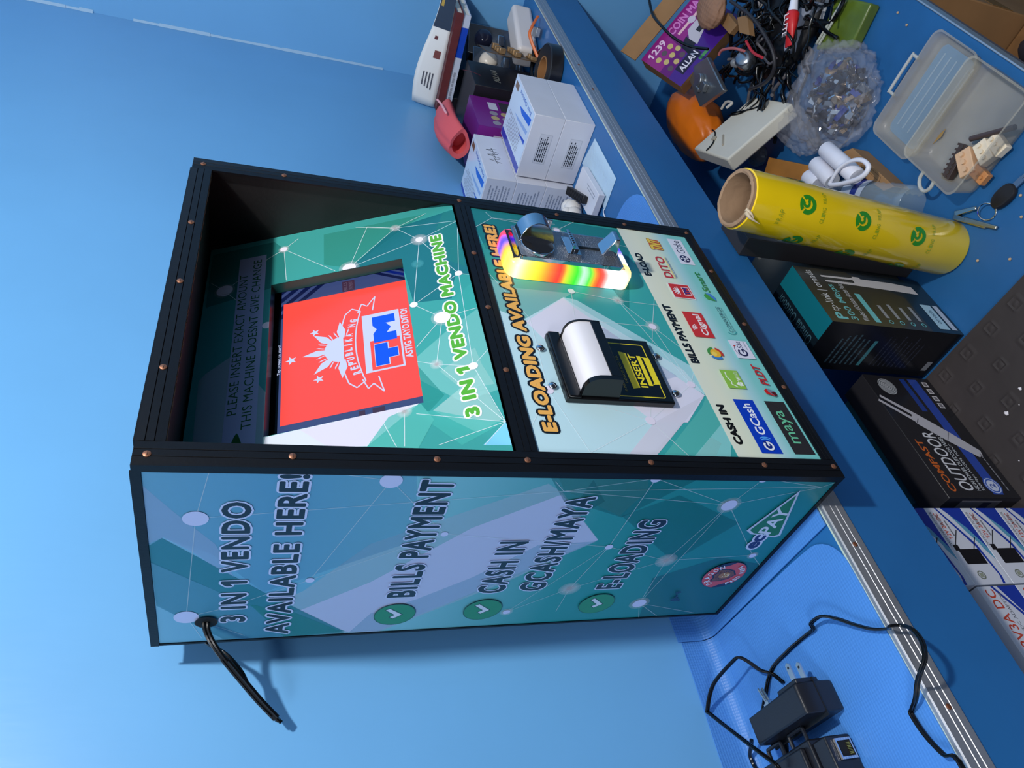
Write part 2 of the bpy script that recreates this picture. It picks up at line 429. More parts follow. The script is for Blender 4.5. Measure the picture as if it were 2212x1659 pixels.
# --- left side print
P = Print((0, 0, 0), (0, -1, 0), (0, 0, 1))
P.clip = (-D + 0.0022, Z0 + 0.0046, -0.0070, H - 0.0062)
gm = mat('side_ink_base', (70, 160, 170), 0.36); tt = gm.node_tree
a_ = tt.nodes.new('ShaderNodeTexCoord'); b_ = tt.nodes.new('ShaderNodeSeparateXYZ'); r_ = tt.nodes.new('ShaderNodeValToRGB')
tt.links.new(a_.outputs['Object'], b_.inputs[0]); mr = tt.nodes.new('ShaderNodeMapRange'); mr.inputs[2].default_value = H
tt.links.new(b_.outputs['Z'], mr.inputs[0]); tt.links.new(mr.outputs[0], r_.inputs[0])
r_.color_ramp.elements[0].color = lin((20, 126, 132)) + (1,); r_.color_ramp.elements[1].color = lin((128, 190, 214)) + (1,)
e_ = r_.color_ramp.elements.new(0.38); e_.color = lin((38, 150, 150)) + (1,); e_ = r_.color_ramp.elements.new(0.62); e_.color = lin((128, 196, 206)) + (1,)
e_ = r_.color_ramp.elements.new(0.84); e_.color = lin((98, 172, 205)) + (1,)
tt.links.new(r_.outputs[0], tt.nodes['Principled BSDF'].inputs['Base Color'])
P.rect(-D, 0, 0, H, gm)
def Lp(pts, m): P.poly(q(pts), m)
Lp([(0.2049, 0.5203), (0.1783, 0.4914), (0.1034, 0.4419), (0.0161, 0.3052), (0.0290, 0.2873), (0.1027, 0.2257), (0.1766, 0.2999), (0.2715, 0.4183), (0.2605, 0.4634)], veil((178, 214, 230), 0.55))
Lp([(0.2175, 0.4967), (0.1669, 0.4330), (0.0805, 0.3564), (0.0310, 0.2878), (0.1027, 0.2257), (0.1572, 0.2887), (0.2144, 0.3517), (0.2637, 0.4113), (0.2631, 0.4409), (0.2408, 0.4679)], veil((202, 212, 242), 0.85))
Lp([(0.2631, 0.4409), (0.2265, 0.4246), (0.2014, 0.3827), (0.1644, 0.3360), (0.1102, 0.2853), (0.1050, 0.2263), (0.1622, 0.2887), (0.2144, 0.3517), (0.2637, 0.4113), (0.2628, 0.4195)], veil((160, 200, 226), 0.5))
Lp([(0.0252, 0.2873), (0.0631, 0.2191), (0.0241, 0.2065), (-0.0025, 0.2183), (-0.0002, 0.3045)], veil((96, 178, 172), 0.45))
Lp([(0.0017, 0.3099), (0.0008, 0.2724), (0.0404, 0.2431), (0.0692, 0.2629)], veil((30, 130, 135), 0.35))
Lp([(0.0066, 0.6158), (0.1004, 0.6142), (0.0895, 0.6033), (0.1155, 0.5677), (0.1781, 0.5258), (0.0983, 0.4025), (0.0012, 0.4205)], veil((110, 180, 214), 0.30))
Lp([(0.0203, 0.6158), (0.0985, 0.6150), (0.0895, 0.6033), (0.1110, 0.5827), (0.1585, 0.5485), (0.0999, 0.5657), (0.0558, 0.5946)], veil((176, 206, 240), 0.45))
Lp([(0.1022, 0.6152), (0.0904, 0.6043), (0.1781, 0.5258), (0.2597, 0.4462), (0.2630, 0.4898), (0.1984, 0.5387), (0.1256, 0.6136)], veil((40, 140, 156), 0.75))
Lp([(0.1236, 0.6135), (0.1984, 0.5387), (0.2630, 0.4898), (0.2628, 0.5585), (0.1944, 0.6130)], veil((60, 150, 172), 0.45))
Lp([(0.2170, 0.4968), (0.2626, 0.4459), (0.2641, 0.5036), (0.1986, 0.5364)], veil((40, 150, 150), 0.6))
Lp([(0.0441, 0.2696), (0.0655, 0.2157), (0.0020, 0.1589), (-0.0006, 0.2135), (0.0026, 0.2652)], veil((26, 118, 122), 0.35))
Lp([(0.1776, 0.1331), (0.1396, 0.0687), (0.1562, 0.0041), (0.2681, -0.0006), (0.2671, 0.1109)], veil((40, 96, 120), 0.30))
Lp([(0.0632, 0.2166), (0.0309, 0.1705), (0.0759, 0.0804), (0.1453, 0.1231)], veil((20, 112, 118), 0.30))
LN = veil((215, 232, 240), 0.55)
dots = {'a': ((0.0641, 0.5797), .0095), 'b': ((0.0143, 0.4382), .0090), 'c': ((0.1593, 0.4875), .0040), 'd': ((0.2163, 0.5898), .0105), 'e': ((0.0890, 0.3796), .0034),
        'f': ((0.1148, 0.2096), .0042), 'g': ((0.2359, 0.2812), .0040), 'h': ((0.0066, 0.2064), .0052), 'i': ((0.0457, 0.1092), .0082), 'j': ((0.0046, 0.0936), .0050),
        'k': ((0.2309, 0.1257), .0082), 'l': ((0.1423, 0.1328), .0012), 'm': ((0.1366, 0.0293), .0040), 'n': ((0.1926, 0.2241), .0012), 'o': ((0.0160, 0.0194), .0006), 'p': ((0.0261, 0.2877), .0006)}
off = {'1': (0.0038, 0.5693), '2': (0.2705, 0.1094), '3': (0.2627, 0.0892), '4': (0.2609, 0.0398), '5': (0.2405, 0.2236), '6': (0.1590, 0.0061), '7': (0.0070, 0.0048), '8': (0.0128, 0.2998), '9': (0.2578, 0.5773), '0': (0.2570, 0.5395), 'q': (0.2039, 0.5589), 's': (0.0076, 0.4752)}
cc = {kk: (-v[0][0], v[0][1]) for kk, v in dots.items()}; cc.update({kk: (-v[0], v[1]) for kk, v in off.items()})
for pr in 'a1 ad dq cq bc bs be ap ph hi fh ip ec fe fg fn nl il ij jo oi hf ik lk lm im m6 k2 k3 k4 n5 fl o7 p8 d9 d0 nf gn op'.split():
    P.line(cc[pr[0]], cc[pr[1]], 0.0006, LN, 0.05)
P.up()
for kk in 'ikln': P.glow(cc[kk], 0.017)
P.glow(cc['g'], 0.010); P.glow(cc['m'], 0.009)
for kk, v in dots.items():
    if v[1] > 0.003: P.disc(cc[kk], v[1], ink((206, 212, 244)), up=0.2)
P.up()
DK = ink((22, 40, 52)); LV = ink((204, 214, 246))
# side headline and service list
for body, box, sh in (('3 IN 1 VENDO', (-0.2290, 0.5395, -0.0425, 0.5615), 0.03), ('AVAILABLE HERE!', (-0.2565, 0.4995, -0.0075, 0.5215), 0.03),
                      ('BILLS PAYMENT', (-0.1955, 0.3862, -0.0118, 0.4143), 0.0), ('CASH IN', (-0.1940, 0.2960, -0.1018, 0.3252), 0.04),
                      ('GCASH/MAYA', (-0.1925, 0.2535, -0.0330, 0.2815), 0.06), ('E-LOADING', (-0.1948, 0.1650, -0.0690, 0.1945), 0.04)):
    P.text(body, box, DK, out=0.062 if box[1] > 0.49 else 0.056, outm=LV, bold=0.036, space=1.14)
for i, z in enumerate((0.4003, 0.3095, 0.1805)):
    cx = -0.2288 + 0.0014 * i; rr = 0.0208
    P.disc((cx, z), rr, ink((24, 84, 70))); P.disc((cx, z), rr - 0.0009, ink((34, 140, 96)))
    P.poly([(cx - 0.009, z + 0.001), (cx - 0.0045, z + 0.0055), (cx - 0.0005, z + 0.001), (cx + 0.0095, z + 0.0115), (cx + 0.0135, z + 0.0065), (cx - 0.0005, z - 0.0085)], ink((20, 70, 60)))
    P.poly([(cx - 0.0078, z + 0.001), (cx - 0.0045, z + 0.0042), (cx - 0.0005, z - 0.0002), (cx + 0.0095, z + 0.0102), (cx + 0.0122, z + 0.0066), (cx - 0.0005, z - 0.0070)], ink((214, 224, 236)))
# payment brand mark: green slanted shape with letters
sh = [(-0.1115, 0.0415), (-0.1175, 0.0540), (-0.1075, 0.0620), (-0.0955, 0.0625), (-0.0885, 0.0700), (-0.0262, 0.0415), (-0.0930, 0.0200), (-0.0985, 0.0268)]
sh = [(-0.0955, 0.0215), (-0.0985, 0.0265), (-0.0925, 0.0545), (-0.0868, 0.0620), (-0.0276, 0.0425)]
gx = sum(p[0] for p in sh) / 5; gz = sum(p[1] for p in sh) / 5
P.poly([(gx + (p[0] - gx) * 1.14, gz + (p[1] - gz) * 1.18) for p in sh], ink((196, 206, 226)))
P.poly(sh, ink((28, 116, 62)))
P.text('ec', (-0.1215, 0.0345, -0.0955, 0.0475), ink((28, 32, 92)), out=0.10, outm=ink((206, 214, 236)), bold=0.05, shear=0.15)
P.text('PAY', (-0.0950, 0.0330, -0.0480, 0.0500), ink((214, 222, 234)), bold=0.02, shear=0.2)
# round business emblem: red disc, shield and a maned head
ex, ez = -0.1742, 0.0452
P.disc((ex, ez), 0.0262, ink((30, 40, 70)), n=40); P.disc((ex, ez), 0.0255, ink((206, 78, 78)), n=40)
P.poly([(ex - 0.026, ez + 0.004), (ex - 0.0245, ez - 0.009), (ex - 0.018, ez - 0.019), (ex - 0.0155, ez - 0.014), (ex - 0.020, ez - 0.003)], ink((28, 30, 62)))
P.poly([(ex + 0.026, ez - 0.004), (ex + 0.0245, ez + 0.009), (ex + 0.018, ez + 0.019), (ex + 0.0155, ez + 0.014), (ex + 0.020, ez + 0.003)], ink((28, 30, 62)))
sd = [(-0.0125, 0.0135), (-0.0050, 0.0125), (0.0, 0.0155), (0.0060, 0.0125), (0.0130, 0.0130), (0.0128, 0.0), (0.0095, -0.0085), (0.0005, -0.0150), (-0.0085, -0.0085), (-0.0122, 0.0)]
P.poly([(ex + a, ez + b) for a, b in sd], ink((26, 28, 48)))
P.poly([(ex + a * 0.86, ez + b * 0.86) for a, b in sd], ink((124, 74, 46)))
rnd = random.Random(9)
for i in range(13):
    a = math.pi * (i / 12) * 1.3 - 0.5; r1 = 0.0115
    P.poly([(ex + 0.006 * math.cos(a - .12), ez + 0.006 * math.sin(a - .12)), (ex + r1 * math.cos(a), ez + r1 * math.sin(a)), (ex + 0.006 * math.cos(a + .12), ez + 0.006 * math.sin(a + .12))], ink((70, 40, 30)), 0.2)
P.up()
P.disc((ex, ez), 0.0062, ink((166, 112, 58)), ry=0.0070); P.disc((ex, ez - 0.0035), 0.0034, ink((216, 176, 110)), ry=0.0027)
for s_ in (-1, 1):
    P.poly([(ex + s_ * 0.0010, ez + 0.0012), (ex + s_ * 0.0040, ez + 0.0026), (ex + s_ * 0.0034, ez + 0.0006)], ink((250, 240, 190)))
    P.disc((ex + s_ * 0.0052, ez + 0.0072), 0.0019, ink((110, 66, 42)))
P.poly([(ex - 0.0014, ez - 0.0018), (ex + 0.0014, ez - 0.0018), (ex, ez - 0.0036)], ink((30, 22, 24)))
P.rect(ex - 0.002, ez - 0.0058, ex + 0.002, ez - 0.0048, ink((230, 230, 226)))
def arc_text(P, body, c, r, a0, a1, h, m, flip=False):
    n = len(body)
    for i, ch in enumerate(body):
        if ch == ' ': continue
        a = a0 + (a1 - a0) * i / max(n - 1, 1)
        x = c[0] + r * math.cos(a); y = c[1] + r * math.sin(a); wd = h * (0.35 if ch in 'I' else 0.78)
        P.text(ch, (x - wd / 2, y - h / 2, x + wd / 2, y + h / 2), m, bold=0.03, rot=a - math.pi / 2 if not flip else a + math.pi / 2, up=0.1)
    P.up()
arc_text(P, 'ORAGON', (ex, ez), 0.0202, 2.55, 0.60, 0.0072, ink((226, 226, 236)))
arc_text(P, 'PISO WIFI', (ex, ez), 0.0205, -2.50, -0.62, 0.0058, ink((226, 226, 236)), True)
# marker scribble near the bottom back corner
for i in range(7):
    y0 = -0.2265 + i * 0.0030; P.line((y0, 0.0765 + 0.0024 * i), (y0 + 0.0016, 0.0895 - 0.0009 * i), 0.0019, ink((30, 52, 84)), 0.05)
P.up()
# cable hole
P.disc((-0.2246, 0.5732), 0.0098, ink((40, 28, 24), 0.8)); P.disc((-0.2246, 0.5732), 0.0088, ink((10, 8, 8), 0.8))
P.build('side_print', k)

# --- looped mains cord coming out of the side
CABLE = mat('black_cable', (10, 10, 12), 0.22, bump=0.04, scale=200)
def cord(par, pts, r=0.0016, sep=0.0017, nm='cord', m=None, n=8):
    mb = MB()
    for s_ in (-1, 1): mb.tube([(p[0], p[1], p[2] + s_ * sep * 0.98) for p in pts], r, n=n)
    return mb.build(nm, m or CABLE, par)
cb = MB()
loopA = [(0.004, 0.2235, 0.5735), (-0.008, 0.226, 0.5725), (-0.019, 0.2335, 0.566), (-0.032, 0.247, 0.553), (-0.046, 0.262, 0.537), (-0.060, 0.276, 0.521), (-0.0715, 0.286, 0.507)]
loopB = [(-0.0715, 0.2895, 0.5045), (-0.060, 0.283, 0.518), (-0.046, 0.276, 0.5325), (-0.031, 0.268, 0.5415), (-0.016, 0.263, 0.555), (-0.007, 0.264, 0.5665), (0.001, 0.2715, 0.573)]
for dz in (-0.0018, 0.0018):
    cb.tube([(p[0] + dz * 0.5, p[1], p[2] + dz) for p in loopA], 0.0019); cb.tube([(p[0] + dz * 0.6, p[1], p[2] + dz) for p in loopB], 0.0019)
    cb.tube([(p[0] + 0.002 + dz * 0.3, p[1] - 0.0035, p[2] + dz * 1.5 + 0.002) for p in loopA[3:]], 0.0019)
cb.build('power_cord', CABLE, k)

# --- lower front panel and its print
MB().box((0.0205, 0.0012, Z0 + 0.0146), (W - 0.0195, 0.0112, 0.3150)).build('front_panel', BOARD, k)
P = Print((0, 0.0012, 0), (1, 0, 0), (0, 0, 1))
P.clip = (0.0206, 0.0181, 0.3990, 0.3149)
P.rect(0, 0, W, 0.33, ink((58, 164, 164)))
Fp = P.poly
Fp([(0.3982, 0.3193), (0.4032, 0.2703), (0.3974, 0.2160), (0.3947, 0.1015), (0.3037, 0.1323), (0.3085, 0.1976), (0.3101, 0.2758), (0.3159, 0.3087)], veil((28, 132, 138), 0.55))
Fp([(0.3225, 0.3162), (0.3490, 0.2704), (0.2519, 0.2998), (0.2568, 0.3143)], veil((62, 178, 160), 0.45))
Fp([(0.2964, 0.1740), (0.3217, 0.1262), (0.2295, 0.1575)], veil((36, 142, 142), 0.5))
Fp([(0.2606, 0.3137), (0.2486, 0.2861), (0.2496, 0.2216), (0.1968, 0.2832), (0.1812, 0.3037), (0.1748, 0.3171)], veil((150, 214, 214), 0.6))
Fp([(0.2078, 0.3130), (0.1958, 0.2903), (0.2406, 0.2344), (0.1018, 0.1153), (0.0559, 0.1653), (0.0203, 0.2073), (0.0124, 0.3200), (0.1635, 0.3214)], ink((190, 224, 234)))
Fp([(0.2414, 0.2348), (0.2384, 0.2189), (0.1403, 0.1089), (0.1027, 0.1137), (0.1074, 0.1203)], ink((164, 214, 222)))
Fp([(0.2414, 0.2348), (0.2320, 0.2262), (0.1373, 0.1253), (0.1026, 0.1150), (0.1439, 0.1549), (0.2266, 0.2264)], ink((196, 226, 236)))
Fp([(0.2400, 0.2345), (0.1937, 0.2876), (0.1690, 0.2741), (0.0613, 0.1879), (0.0632, 0.1508), (0.1018, 0.1153), (0.1439, 0.1549), (0.2266, 0.2264)], ink((222, 222, 240)))
Fp([(0.1690, 0.2741), (0.1941, 0.1991), (0.1270, 0.1368), (0.1011, 0.2054), (0.1420, 0.2382)], veil((196, 214, 236), 0.5))
Fp([(0.1018, 0.1153), (0.0613, 0.1879), (0.0220, 0.2277), (0.0205, 0.2009), (0.0804, 0.1366), (0.0909, 0.1274)], veil((226, 226, 242), 0.8))
Fp([(0.1012, 0.1138), (0.0838, 0.1268), (0.0195, 0.1949), (0.0192, 0.1635), (0.0682, 0.1072)], ink((82, 178, 172)))
Fp([(0.0682, 0.1072), (0.0192, 0.1635), (0.0179, 0.1233), (0.0574, 0.1047)], ink((132, 204, 204)))
Fp([(0.0192, 0.1623), (0.0455, 0.1329), (0.0381, 0.1246), (0.0192, 0.1400)], veil((160, 222, 220), 0.5))
LN = veil((228, 240, 246), 0.7)
n_ = {'a': (0.2043, 0.1376), 'b': (0.1159, 0.1254), 'c': (0.0631, 0.1917), 'd': (0.0964, 0.2867), 'e': (0.2531, 0.2214), 'f': (0.3749, 0.2080), 'g': (0.3824, 0.2897), 'h': (0.1985, 0.2820), 'i': (0.2452, 0.1668),
      '1': (0.3936, 0.2956), '2': (0.3877, 0.2070), '3': (0.2437, 0.1708), '4': (0.1553, 0.1025), '5': (0.0220, 0.2653), '6': (0.0191, 0.1657), '7': (0.3499, 0.0777), '8': (0.3579, 0.3141), '9': (0.1392, 0.3260), '0': (0.2036, 0.2303), 'q': (0.1531, 0.3063), 'w': (0.2858, 0.3206), 'x': (0.4224, 0.1509), 'y': (0.0511, 0.3131), 'z': (0.2437, 0.1051)}
for pr in 'g1 g2 g8 fx fg ei e0 ia i3 iz ab a0 a4 bc cd c6 bi d9 dh hw hq d5 yd c5 ac b4 a7 ie f7'.split():
    P.line(n_[pr[0]], n_[pr[1]], 0.0006, LN, 0.05)
P.up()
P.glow(n_['a'], 0.012); P.glow(n_['i'], 0.010); P.glow(n_['f'], 0.009)
for kk, r in (('a', .0046), ('b', .0046), ('c', .0052), ('d', .0052), ('e', .0042), ('f', .0040)): P.disc(n_[kk], r, ink((228, 222, 240)), up=0.2)
P.up()
# orange headline
P.text('E-LOADING AVAILABLE HERE!', (0.0445, 0.2895, 0.3655, 0.3040), ink((236, 176, 86)), out=0.10, outm=ink((16, 18, 24)), bold=0.062, space=1.10)
# cream service strip fading to mint at its lower edge
gm = mat('strip_ink', (220, 228, 210), 0.34); tt = gm.node_tree
a_ = tt.nodes.new('ShaderNodeTexCoord'); b_ = tt.nodes.new('ShaderNodeSeparateXYZ'); r_ = tt.nodes.new('ShaderNodeValToRGB'); mr = tt.nodes.new('ShaderNodeMapRange')
tt.links.new(a_.outputs['Object'], b_.inputs[0]); mr.inputs[1].default_value = 0.018; mr.inputs[2].default_value = 0.118
tt.links.new(b_.outputs['Z'], mr.inputs[0]); tt.links.new(mr.outputs[0], r_.inputs[0])
r_.color_ramp.elements[0].color = lin((126, 208, 204)) + (1,); r_.color_ramp.elements[1].color = lin((222, 228, 214)) + (1,)
for pos, cl in ((0.22, (134, 208, 206)), (0.36, (172, 216, 222)), (0.52, (214, 228, 208)), (0.75, (226, 230, 208))):
    e_ = r_.color_ramp.elements.new(pos); e_.color = lin(cl) + (1,)
tt.links.new(r_.outputs[0], tt.nodes['Principled BSDF'].inputs['Base Color'])
P.poly([(0.0206, 0.018), (0.3990, 0.018), (0.3990, 0.1183), (0.0206, 0.1138)], gm)
BK = ink((18, 18, 20))
def serif(body, x0, y0, x1, y1, m=BK):
    """heavy slab lettering"""
    P.text(body, (x0, y0, x1, y1), m, bold=0.045, out=0.02, outm=m)
serif('E-LOAD', 0.3005, 0.1025, 0.3465, 0.1118); serif('BILLS PAYMENT', 0.1490, 0.1008, 0.2465, 0.1108); serif('CASH IN', 0.0370, 0.0996, 0.0888, 0.1086)
# wallet marks
P.rect(0.0266, 0.0598, 0.0980, 0.0843, ink((12, 62, 190)))
P.text('GCash', (0.0505, 0.0665, 0.0925, 0.0770), ink((236, 242, 252)), bold=0.02)
P.disc((0.0362, 0.0716), 0.0066, ink((10, 40, 130))); P.ring((0.0362, 0.0716), 0.0036, 0.0058, ink((236, 242, 252)), 0.75, 6.0); P.rect(0.0362, 0.0704, 0.0420, 0.0724, ink((236, 242, 252)))
for rr in (0.0090, 0.0112): P.ring((0.0362, 0.0716), rr - 0.0006, rr + 0.0006, ink((90, 176, 250)), -0.6, 0.6, 10)
P.rect(0.0267, 0.0214, 0.0975, 0.0462, ink((46, 44, 48)))
P.text('maya', (0.0405, 0.0262, 0.0850, 0.0398), ink((110, 200, 158)), bold=0.005)
# telecom and bills marks
P.rect(0.3345, 0.0283, 0.3895, 0.0493, ink((226, 228, 242)))
P.text('Globe', (0.3585, 0.0325, 0.3865, 0.0440), ink((30, 34, 70)))
P.disc((0.3465, 0.0388), 0.0074, ink((28, 34, 82))); 
for i in range(5):
    a = i * 1.2566 + 0.3; P.disc((0.3465 + 0.0045 * math.cos(a), 0.0388 + 0.0045 * math.sin(a)), 0.0016, ink((226, 228, 242)), up=0.1)
P.disc((0.3465, 0.0388), 0.0022, ink((226, 228, 242)))
P.poly([(0.3592, 0.0660), (0.3600, 0.0815), (0.3650, 0.0832), (0.3822, 0.0805), (0.3812, 0.0660), (0.3760, 0.0640)], ink((205, 84, 46)))
P.text('TNT', (0.3590, 0.0645, 0.3830, 0.0820), ink((236, 200, 70)), bold=0.05, shear=0.25, out=0.05, outm=ink((120, 50, 30)))
P.text('DITO', (0.3005, 0.0728, 0.3440, 0.0850), ink((196, 44, 52)), bold=0.02)
P.rect(0.3005, 0.0702, 0.3440, 0.0718, ink((236, 214, 140))); P.text('TELECOMMUNITY', (0.3010, 0.0672, 0.3440, 0.0695), ink((60, 90, 150)))
P.rect(0.2608, 0.0580, 0.2895, 0.0875, ink((236, 232, 236))); P.rect(0.2622, 0.0592, 0.2882, 0.0864, ink((204, 46, 44)))
for i in range(7):
    a = math.pi * (0.05 + 0.9 * i / 6); P.line((0.2752, 0.0760), (0.2752 + 0.0078 * math.cos(a), 0.0760 + 0.0078 * math.sin(a)), 0.0013, ink((240, 236, 240)), 0.05)
P.disc((0.2752, 0.0760), 0.0036, ink((240, 236, 240)), a0=0, a1=math.pi)
P.path([(0.2680, 0.0612), (0.2830, 0.0612), (0.2830, 0.0706), (0.2680, 0.0706)], 0.0008, ink((240, 236, 240)), closed=True)
P.text('TM', (0.2690, 0.0622, 0.2820, 0.0698), ink((34, 44, 130)), bold=0.06)
P.text('Smart', (0.2790, 0.0305, 0.3190, 0.0400), ink((36, 140, 74)), bold=0.02, shear=0.2)
P.poly([(0.2620, 0.0300), (0.2645, 0.0415), (0.2705, 0.0440), (0.2765, 0.0400), (0.2700, 0.0352)], ink((60, 160, 70))); P.poly([(0.2620, 0.0300), (0.2700, 0.0352), (0.2765, 0.0400), (0.2760, 0.0325), (0.2690, 0.0285)], ink((60, 130, 210)))
P.rect(0.1923, 0.0629, 0.2357, 0.0889, ink((206, 44, 42)))
P.text('Cignal', (0.1960, 0.0655, 0.2325, 0.0765), ink((244, 236, 238)), bold=0.03)
for rr in (0.0030, 0.0052, 0.0074): P.ring((0.2065, 0.0780), rr - 0.0007, rr + 0.0007, ink((244, 220, 222)), 0.35, 1.9, 10)
P.text('CONVERGE', (0.2060, 0.0318, 0.2510, 0.0372), ink((50, 84, 90)), bold=-0.005, space=1.15); P.text('BETTER FIBER X ICT SOLUTIONS', (0.2075, 0.0290, 0.2500, 0.0306), ink((70, 110, 110)))
P.ring((0.2090, 0.0350), 0.0062, 0.0072, ink((56, 160, 160)), 2.2, 4.4, 12)
cx, cz = 0.1662, 0.0745
for a0, cl in ((2.2, (60, 130, 205)), (4.3, (196, 56, 40)), (0.1, (70, 150, 70))):
    P.ring((cx, cz), 0.0062, 0.0098, ink(cl), a0, a0 + 1.7, 14)
P.disc((cx, cz), 0.0064, ink((240, 184, 44)), up=1); P.disc((cx - 0.001, cz + 0.002), 0.0034, ink((248, 212, 90)))
P.rect(0.1616, 0.0240, 0.1908, 0.0478, ink((226, 226, 242)))
P.ring((0.1712, 0.0365), 0.0040, 0.0062, ink((34, 36, 80)), 0.6, 6.1, 20); P.rect(0.1712, 0.0352, 0.1772, 0.0370, ink((34, 36, 80))); P.ring((0.1745, 0.0370), 0.0090, 0.0096, ink((40, 44, 70)), 0.2, 3.9, 18, 0.9)
P.text('Sat', (0.1775, 0.0330, 0.1895, 0.0400), ink((40, 44, 90)), shear=0.2); P.disc((0.1815, 0.0436), 0.0012, ink((196, 40, 40)))
P.text('LIGHTING UP', (0.1765, 0.0275, 0.1900, 0.0290), ink((70, 70, 96)))
P.rect(0.1130, 0.0602, 0.1400, 0.0822, ink((146, 196, 74)))
P.path([(0.1150, 0.0700), (0.1190, 0.0760), (0.1230, 0.0745), (0.1300, 0.0775), (0.1370, 0.0765)], 0.0012, ink((240, 246, 232)))
P.poly([(0.1160, 0.0650), (0.1195, 0.0700), (0.1235, 0.0655)], ink((240, 246, 232))); P.rect(0.1170, 0.0618, 0.1225, 0.0650, ink((240, 246, 232)))
P.text('W', (0.1245, 0.0618, 0.1300, 0.0665), ink((240, 246, 232)), bold=0.04); P.text('WATER', (0.1305, 0.0618, 0.1385, 0.0662), ink((226, 240, 214)))
P.text('PLDT', (0.1205, 0.0272, 0.1522, 0.0372), ink((200, 40, 46)), bold=0.03, shear=0.2)
P.poly([(0.1040, 0.0285), (0.1075, 0.0385), (0.1120, 0.0395), (0.1155, 0.0350), (0.1105, 0.0345)], ink((206, 40, 40))); P.poly([(0.1040, 0.0285), (0.1105, 0.0345), (0.1155, 0.0350), (0.1120, 0.0268)], ink((120, 130, 150))); P.poly([(0.1040, 0.0285), (0.1095, 0.0318), (0.1112, 0.0262), (0.1060, 0.0252)], ink((90, 24, 30)))
P.build('front_print', k)

